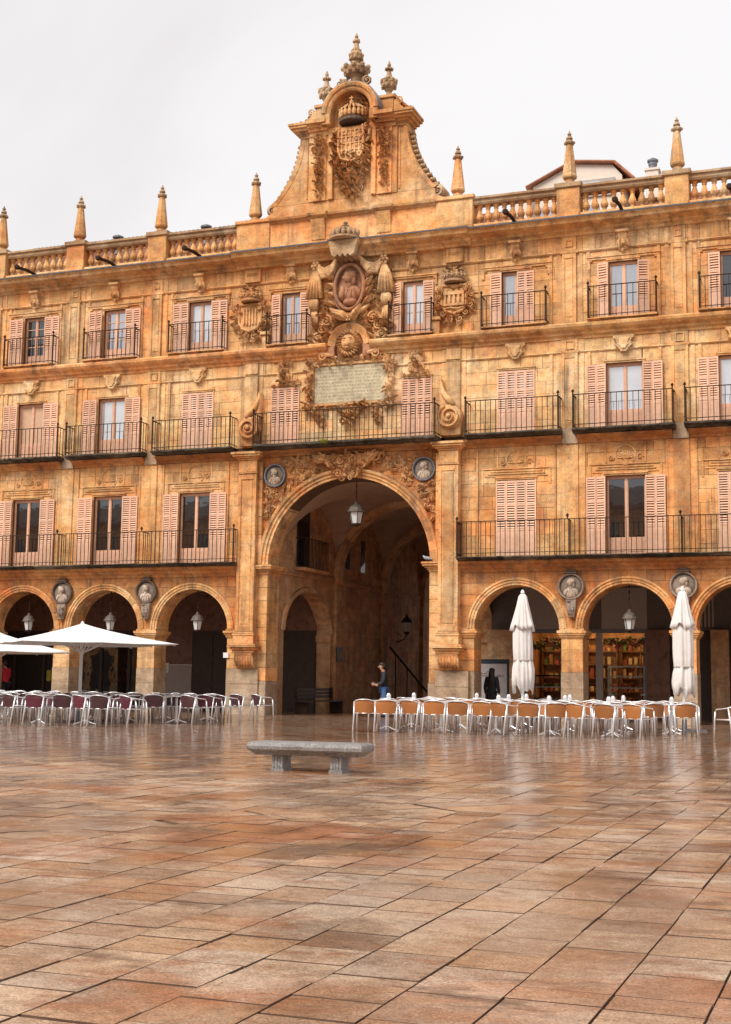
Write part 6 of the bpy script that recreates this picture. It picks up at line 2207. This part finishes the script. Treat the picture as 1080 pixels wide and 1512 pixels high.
# ------------------------------------------------------------------ parasols
def open_parasol(x, y, zr, za, R, rz, lab):
    o = thing('parasol', lab, 'parasol', (x, y, 0), rz)
    n = 4
    sub = 8
    rings = 9
    m = MB()
    vs = []
    for j in range(rings + 1):
        t = j / rings
        for k in range(n * sub):
            a = 2 * pi * k / (n * sub)
            # square outline
            q = (a % (pi / 2)) - pi / 4
            d = R * cos(pi / 4) / cos(q)
            f = abs(q) / (pi / 4)
            sag = -0.10 * (1 - f * f) * t * (1 - 0.35 * t) - 0.03 * sin(pi * t)
            z = za + (zr - za) * (t ** 0.92) + sag + (0.07 * (1 - f) * t * t)
            vs.append((d * t * cos(a) if j else 0.02 * cos(a), d * t * sin(a) if j else 0.02 * sin(a), z))
    N = n * sub
    fs = [(j * N + k, j * N + (k + 1) % N, (j + 1) * N + (k + 1) % N, (j + 1) * N + k) for j in range(rings) for k in range(N)]
    m.add(vs, fs)
    cn = m.build('canopy', MAT['canvas'], o, True)
    sm = cn.modifiers.new('thickness', 'SOLIDIFY')
    sm.thickness = 0.012
    m = MB()
    for k in range(8):
        a = pi / 4 * k
        q = (a % (pi / 2)) - pi / 4
        d = R * cos(pi / 4) / cos(q) * 0.97
        m.tube([(0.05 * cos(a), 0.05 * sin(a), za - 0.07), (d * cos(a), d * sin(a), zr - 0.03)], 0.014, 5)
    m.build('ribs', MAT['alu'], o)
    m = MB()
    for k in range(8):
        a = pi / 4 * k
        m.tube([(0.06 * cos(a), 0.06 * sin(a), zr - 0.22), (R * 0.36 * cos(a), R * 0.36 * sin(a), za + (zr - za) * 0.45 - 0.07)], 0.018, 5)
    m.lathe([(0.07, zr - 0.27), (0.07, zr - 0.17)], (0, 0, 0), 10)
    m.build('struts', MAT['whitepaint'], o)
    MB().lathe([(0.045, 0.05), (0.045, za - 0.02)], (0, 0, 0), 12).build('pole', MAT['whitepaint'], o, False)
    MB().lathe([(0.03, za - 0.02), (0.06, za + 0.01), (0.03, za + 0.05), (0.01, za + 0.08)], (0, 0, 0), 10).build('finial', MAT['whitepaint'], o)
    MB().box(-0.4, 0.4, -0.4, 0.4, -0.004, 0.05).lathe([(0.07, 0.05), (0.06, 0.3)], (0, 0, 0), 10).build('base', MAT['lead'], o)
    return o
open_parasol(-3.30, -11.0, 2.06, 2.60, 2.86, radians(2), 'open white square parasol with its mast rising out of the burgundy chairs')
open_parasol(-11.0, -4.2, 1.98, 2.68, 2.86, radians(4), 'open white square parasol partly hidden behind the other open one')
def closed_parasol(x, y, zt, strap, seed, lab, lean=0.0):
    o = thing('parasol', lab, 'parasol', (x, y, 0), seed * 0.7)
    o.rotation_euler[1] = lean
    rr = random.Random(seed)
    NA = 72
    ph_ = [rr.uniform(0, 6.3) for _ in range(6)]
    def fold(a, z, amp):
        v = 0.42 * cos(8 * a + ph_[0] + 0.35 * sin(z * 2.1)) + 0.38 * cos(14 * a + ph_[1] + 0.5 * z) + 0.22 * cos(5 * a + ph_[2] - 0.5 * z) + 0.18 * cos(3 * a + 4.0 * z + ph_[3])
        return 1 + amp * v
    def skin(prof, amp, hem, name):
        vs = []
        L = len(prof)
        for j, (r, z) in enumerate(prof):
            for k in range(NA):
                a = 2 * pi * k / NA
                t = j / (L - 1)
                rad = r * fold(a, z, amp * (0.35 + 0.9 * t))
                dz = hem * (t ** 4) * (0.6 * cos(4 * a + ph_[3]) + 0.4 * cos(7 * a + ph_[4]))
                vs.append((rad * cos(a) + 0.01 * sin(z * 3 + ph_[5]), rad * sin(a), z + dz))
        fs = [(j * NA + k, j * NA + (k + 1) % NA, (j + 1) * NA + (k + 1) % NA, (j + 1) * NA + k) for j in range(L - 1) for k in range(NA)]
        c_ = MB().add(vs, fs).build(name, MAT['canvasold'], o, True)
        s_ = c_.modifiers.new('thickness', 'SOLIDIFY')
        s_.thickness = 0.006
    skin([(0.05, zt), (0.10, zt - 0.06), (0.16, zt - 0.35), (0.225, zt - 0.65), (0.27, zt - 0.85), (0.29, zt - 0.95)], 0.22, 0.10, 'top_flap')
    body_ = [(0.10, zt - 0.3), (0.20, zt - 0.7), (0.245, zt - 1.1), (0.25, zt - 1.5)]
    if strap < zt - 1.7: body_ += [(0.245, (zt - 1.5 + strap) / 2)]
    body_ += [(0.235, strap + 0.05), (0.225, strap), (0.24, strap - 0.06), (0.265, strap - 0.2), (0.27, strap - 0.45), (0.25, 1.0)]
    skin(body_, 0.22, 0.14, 'folded_canopy')
    MB().lathe([(0.25, strap - 0.02), (0.262, strap - 0.01), (0.262, strap + 0.02), (0.25, strap + 0.03)], (0, 0, 0), 24).build('strap', MAT['greywall'], o)
    MB().lathe([(0.045, 0.05), (0.045, zt + 0.02), (0.06, zt + 0.03), (0.05, zt + 0.07), (0.02, zt + 0.12)], (0, 0, 0), 10).build('pole', MAT['whitepaint'], o)
    MB().box(-0.4, 0.4, -0.4, 0.4, -0.004, 0.05).lathe([(0.07, 0.05), (0.06, 0.3)], (0, 0, 0), 10).build('base', MAT['lead'], o)
closed_parasol(7.54, -6.0, 3.62, 1.80, 3, 'closed cream parasol strapped around its mast in front of the arch by the gateway')
closed_parasol(11.86, -6.0, 3.66, 1.66, 8, 'closed cream parasol standing before the pier between pastry shop and stone pillar')

# ------------------------------------------------------------------ people
def skinned(name, pts, edges, rad, mat, par, root=0, lv=2):
    me = bpy.data.meshes.new(name)
    me.from_pydata(pts, edges, [])
    me.materials.append(mat)
    o = obj(name, me, par)
    o.modifiers.new('skin', 'SKIN')
    sv = me.skin_vertices[0].data
    for i, r in enumerate(rad):
        sv[i].radius = r if isinstance(r, tuple) else (r, r)
        sv[i].use_root = (i == root)
    ss = o.modifiers.new('sub', 'SUBSURF')
    ss.levels = lv
    ss.render_levels = lv
    return o
SKIN = plain('skin', (0.46, 0.24, 0.16), 0.55, 0, 0.06)
JEANS = plain('blue_jeans', (0.06, 0.13, 0.30), 0.85, 0, 0.2, 20)
BLACK = plain('black_cloth', (0.012, 0.012, 0.014), 0.8, 0, 0.2)
NAVY = plain('dark_navy_jacket', (0.018, 0.018, 0.026), 0.75, 0, 0.2)
RED = plain('red_jacket', (0.42, 0.015, 0.03), 0.7, 0, 0.1)
HAIRD = plain('dark_hair', (0.02, 0.012, 0.008), 0.6, 0, 0.3, 30)
def person(label, loc, rz, H, top, bottom, hair, longhair=False, reach=True, coat=False):
    k = H / 1.78
    p = thing('person', label, 'person', loc, rz)
    def S_(l): return [(x * k, y * k, z * k) for x, y, z in l]
    # faces -Y locally; body is one continuous skinned mesh
    if reach:
        armR = [(-.19, .0, 1.43), (-.25, -.02, 1.15), (-.17, -.24, 1.06), (-.10, -.33, 1.09)]
        armL = [(.19, .0, 1.43), (.25, .0, 1.15), (.19, -.20, 1.02), (.14, -.30, 1.05)]
    else:
        armR = [(-.19, .0, 1.43), (-.25, .02, 1.14), (-.26, -.06, .90), (-.26, -.09, .82)]
        armL = [(.19, .0, 1.43), (.25, .02, 1.14), (.26, -.06, .90), (.26, -.09, .82)]
    legR = [(-.10, .0, .90), (-.11, -.05, .50), (-.11, .02, .09)]
    legL = [(.10, .0, .90), (.11, .05, .50), (.11, .10, .09)]
    hd = [(0, -.045, 1.53), (0, -.075, 1.60), (0, -.085, 1.67), (0, -.07, 1.745)]
    pts = [(0, 0, .96), (0, .005, 1.15), (0, .015, 1.34), (0, -.005, 1.45)] + hd + armR + armL + legR + legL
    E_ = [(0, 1), (1, 2), (2, 3), (3, 4), (4, 5), (5, 6), (6, 7), (2, 8), (8, 9), (9, 10), (10, 11), (2, 12), (12, 13), (13, 14), (14, 15), (0, 16), (16, 17), (17, 18), (0, 19), (19, 20), (20, 21)]
    R_ = [(.15, .11), (.14, .10), (.16, .11), (.075, .07), .055, (.078, .09), (.08, .10), (.055, .07), .06, .045, .036, .026, .06, .045, .036, .026, .085, .06, .045, .085, .06, .045]
    body_ = skinned('body', S_(pts), E_, [tuple(v * k for v in r) if isinstance(r, tuple) else r * k for r in R_], SKIN, p)
    # face: nose, eyes, ears; hair
    f = MB()
    f.ell((0, -.185 * k, 1.635 * k), (.014 * k, .022 * k, .024 * k), 6, 4)
    for d in (-1, 1):
        f.ell((d * .082 * k, -.07 * k, 1.64 * k), (.012 * k, .022 * k, .032 * k), 6, 4)
    f.build('ears_and_nose', SKIN, p, True)
    e = MB()
    for d in (-1, 1):
        e.ell((d * .032 * k, -.172 * k, 1.66 * k), (.012 * k, .006 * k, .006 * k), 6, 4)
    e.box(-.024 * k, .024 * k, -.172 * k, -.160 * k, 1.588 * k, 1.594 * k)
    e.build('eyes_and_mouth', HAIRD, p)
    hm = MB()
    hm.ell((0, -.055 * k, 1.72 * k), (.092 * k, .108 * k, .075 * k), 12, 8)
    hm.ell((0, -.01 * k, 1.66 * k), (.09 * k, .085 * k, .11 * k), 12, 8)
    if longhair:
        hm.ell((0, .03 * k, 1.55 * k), (.12 * k, .09 * k, .24 * k), 12, 8)
        hm.ell((0, .06 * k, 1.38 * k), (.13 * k, .07 * k, .20 * k), 12, 8)
        hm.ell((0, -.02 * k, 1.74 * k), (.10 * k, .11 * k, .075 * k), 12, 8)
    hm.build('hair', hair, p, True)
    # jacket
    jp = [(0, 0, .90), (0, 0, 1.02), (0, .005, 1.18), (0, .015, 1.36), (0, -.005, 1.475)] + armR[:3] + armL[:3]
    lo = .62 if coat else .86
    jp[0] = (0, 0, lo)
    je = [(0, 1), (1, 2), (2, 3), (3, 4), (3, 5), (5, 6), (6, 7), (3, 8), (8, 9), (9, 10)]
    jr = [(.20, .15) if not coat else (.22, .19), (.19, .14), (.175, .13), (.185, .135), (.085, .08), .085, .068, .052, .085, .068, .052]
    skinned('jacket', S_(jp), je, [tuple(v * k for v in r) if isinstance(r, tuple) else r * k for r in jr], top, p)
    tp = [(0, 0, .97), *legR, *legL]
    te = [(0, 1), (1, 2), (2, 3), (0, 4), (4, 5), (5, 6)]
    trd = [(.165, .125), .10, .078, .066, .10, .078, .066]
    skinned('trousers', S_(tp), te, [tuple(v * k for v in r) if isinstance(r, tuple) else r * k for r in trd], bottom, p)
    for l in (legR, legL):
        x, y, z = l[2]
        s_ = MB()
        s_.ell((x * k, (y - .06) * k, .04 * k), (.048 * k, .14 * k, .045 * k), 10, 6)
        s_.ell((x * k, (y + .01) * k, .075 * k), (.045 * k, .06 * k, .06 * k), 8, 5)
        s_.build('shoe', BLACK, p, True)
    # hands with fingers
    for a in (armR, armL):
        hx_, hy_, hz_ = (v * k for v in a[3])
        d = Vector(a[3]) - Vector(a[2])
        d.normalize()
        up_ = Vector((1, 0, 0)) if abs(d.x) < 0.9 else Vector((0, 0, 1))
        sd_ = d.cross(up_).normalized()
        h_ = MB()
        c0 = Vector((hx_, hy_, hz_))
        h_.tube([c0 - d * .02, c0 + d * .03, c0 + d * .075], [.026, .036, .032], 8)
        for q in range(4):
            o_ = sd_ * (-.027 + .018 * q)
            L = (.06, .072, .068, .052)[q]
            b0 = c0 + d * .07 + o_
            h_.tube([b0, b0 + d * L * .55 + up_ * .006, b0 + d * L * .85 + up_ * .022], [.0095, .009, .007], 5)
        b0 = c0 + d * .02 - sd_ * .03
        h_.tube([b0, b0 + d * .03 - sd_ * .022, b0 + d * .06 - sd_ * .02], [.011, .010, .008], 5)
        h_.build('hand', SKIN, p, True)
    return p
man = person('person in dark jacket and blue jeans standing inside the gateway holding a phone', (1.00, 1.0, 0), radians(-72), 1.82, NAVY, JEANS, HAIRD)
phn = thing('phone', 'dark phone held in front of the person in the gateway', 'phone', (0.60, 0.86, 1.10), radians(-72))
MB().box(-.035, .035, -.005, .005, -.03, .11).build('case', BLACK, phn)
person('person with long dark hair and black coat seen from behind near the white board', (4.62, 1.55, 0), radians(172), 1.66, BLACK, BLACK, HAIRD, True, False, True)
person('person in a red jacket standing in the dark arch beyond the open parasols', (-14.35, 1.15, 0), radians(-100), 1.80, RED, BLACK, HAIRD, False, True)

# pigeon on the impost
pg = thing('pigeon', 'grey pigeon perched on the gateway impost above the tan chairs', 'pigeon', (2.86, -0.12, 5.125), radians(100))
PG = plain('pigeon_grey', (0.34, 0.34, 0.37), 0.7, 0, 0.25, 30)
skinned('body', [(0, -.10, .10), (0, -.02, .115), (0, .07, .135), (0, .115, .18), (0, .13, .215), (0, -.19, .08)], [(0, 1), (1, 2), (2, 3), (3, 4), (0, 5)], [.05, .065, .055, .03, .028, (.03, .012)], PG, pg, 1)
MB().lathe([(.008, 0), (.001, .03)], (0, 0, 0), 5, 'y').xf(Matrix.Translation((0, .15, .215))).build('beak', MAT['iron'], pg)
MB().tube([(-.02, 0, -.002), (-.02, 0, .07)], .006, 4).tube([(.02, 0, -.002), (.02, 0, .07)], .006, 4).build('legs', RED, pg)
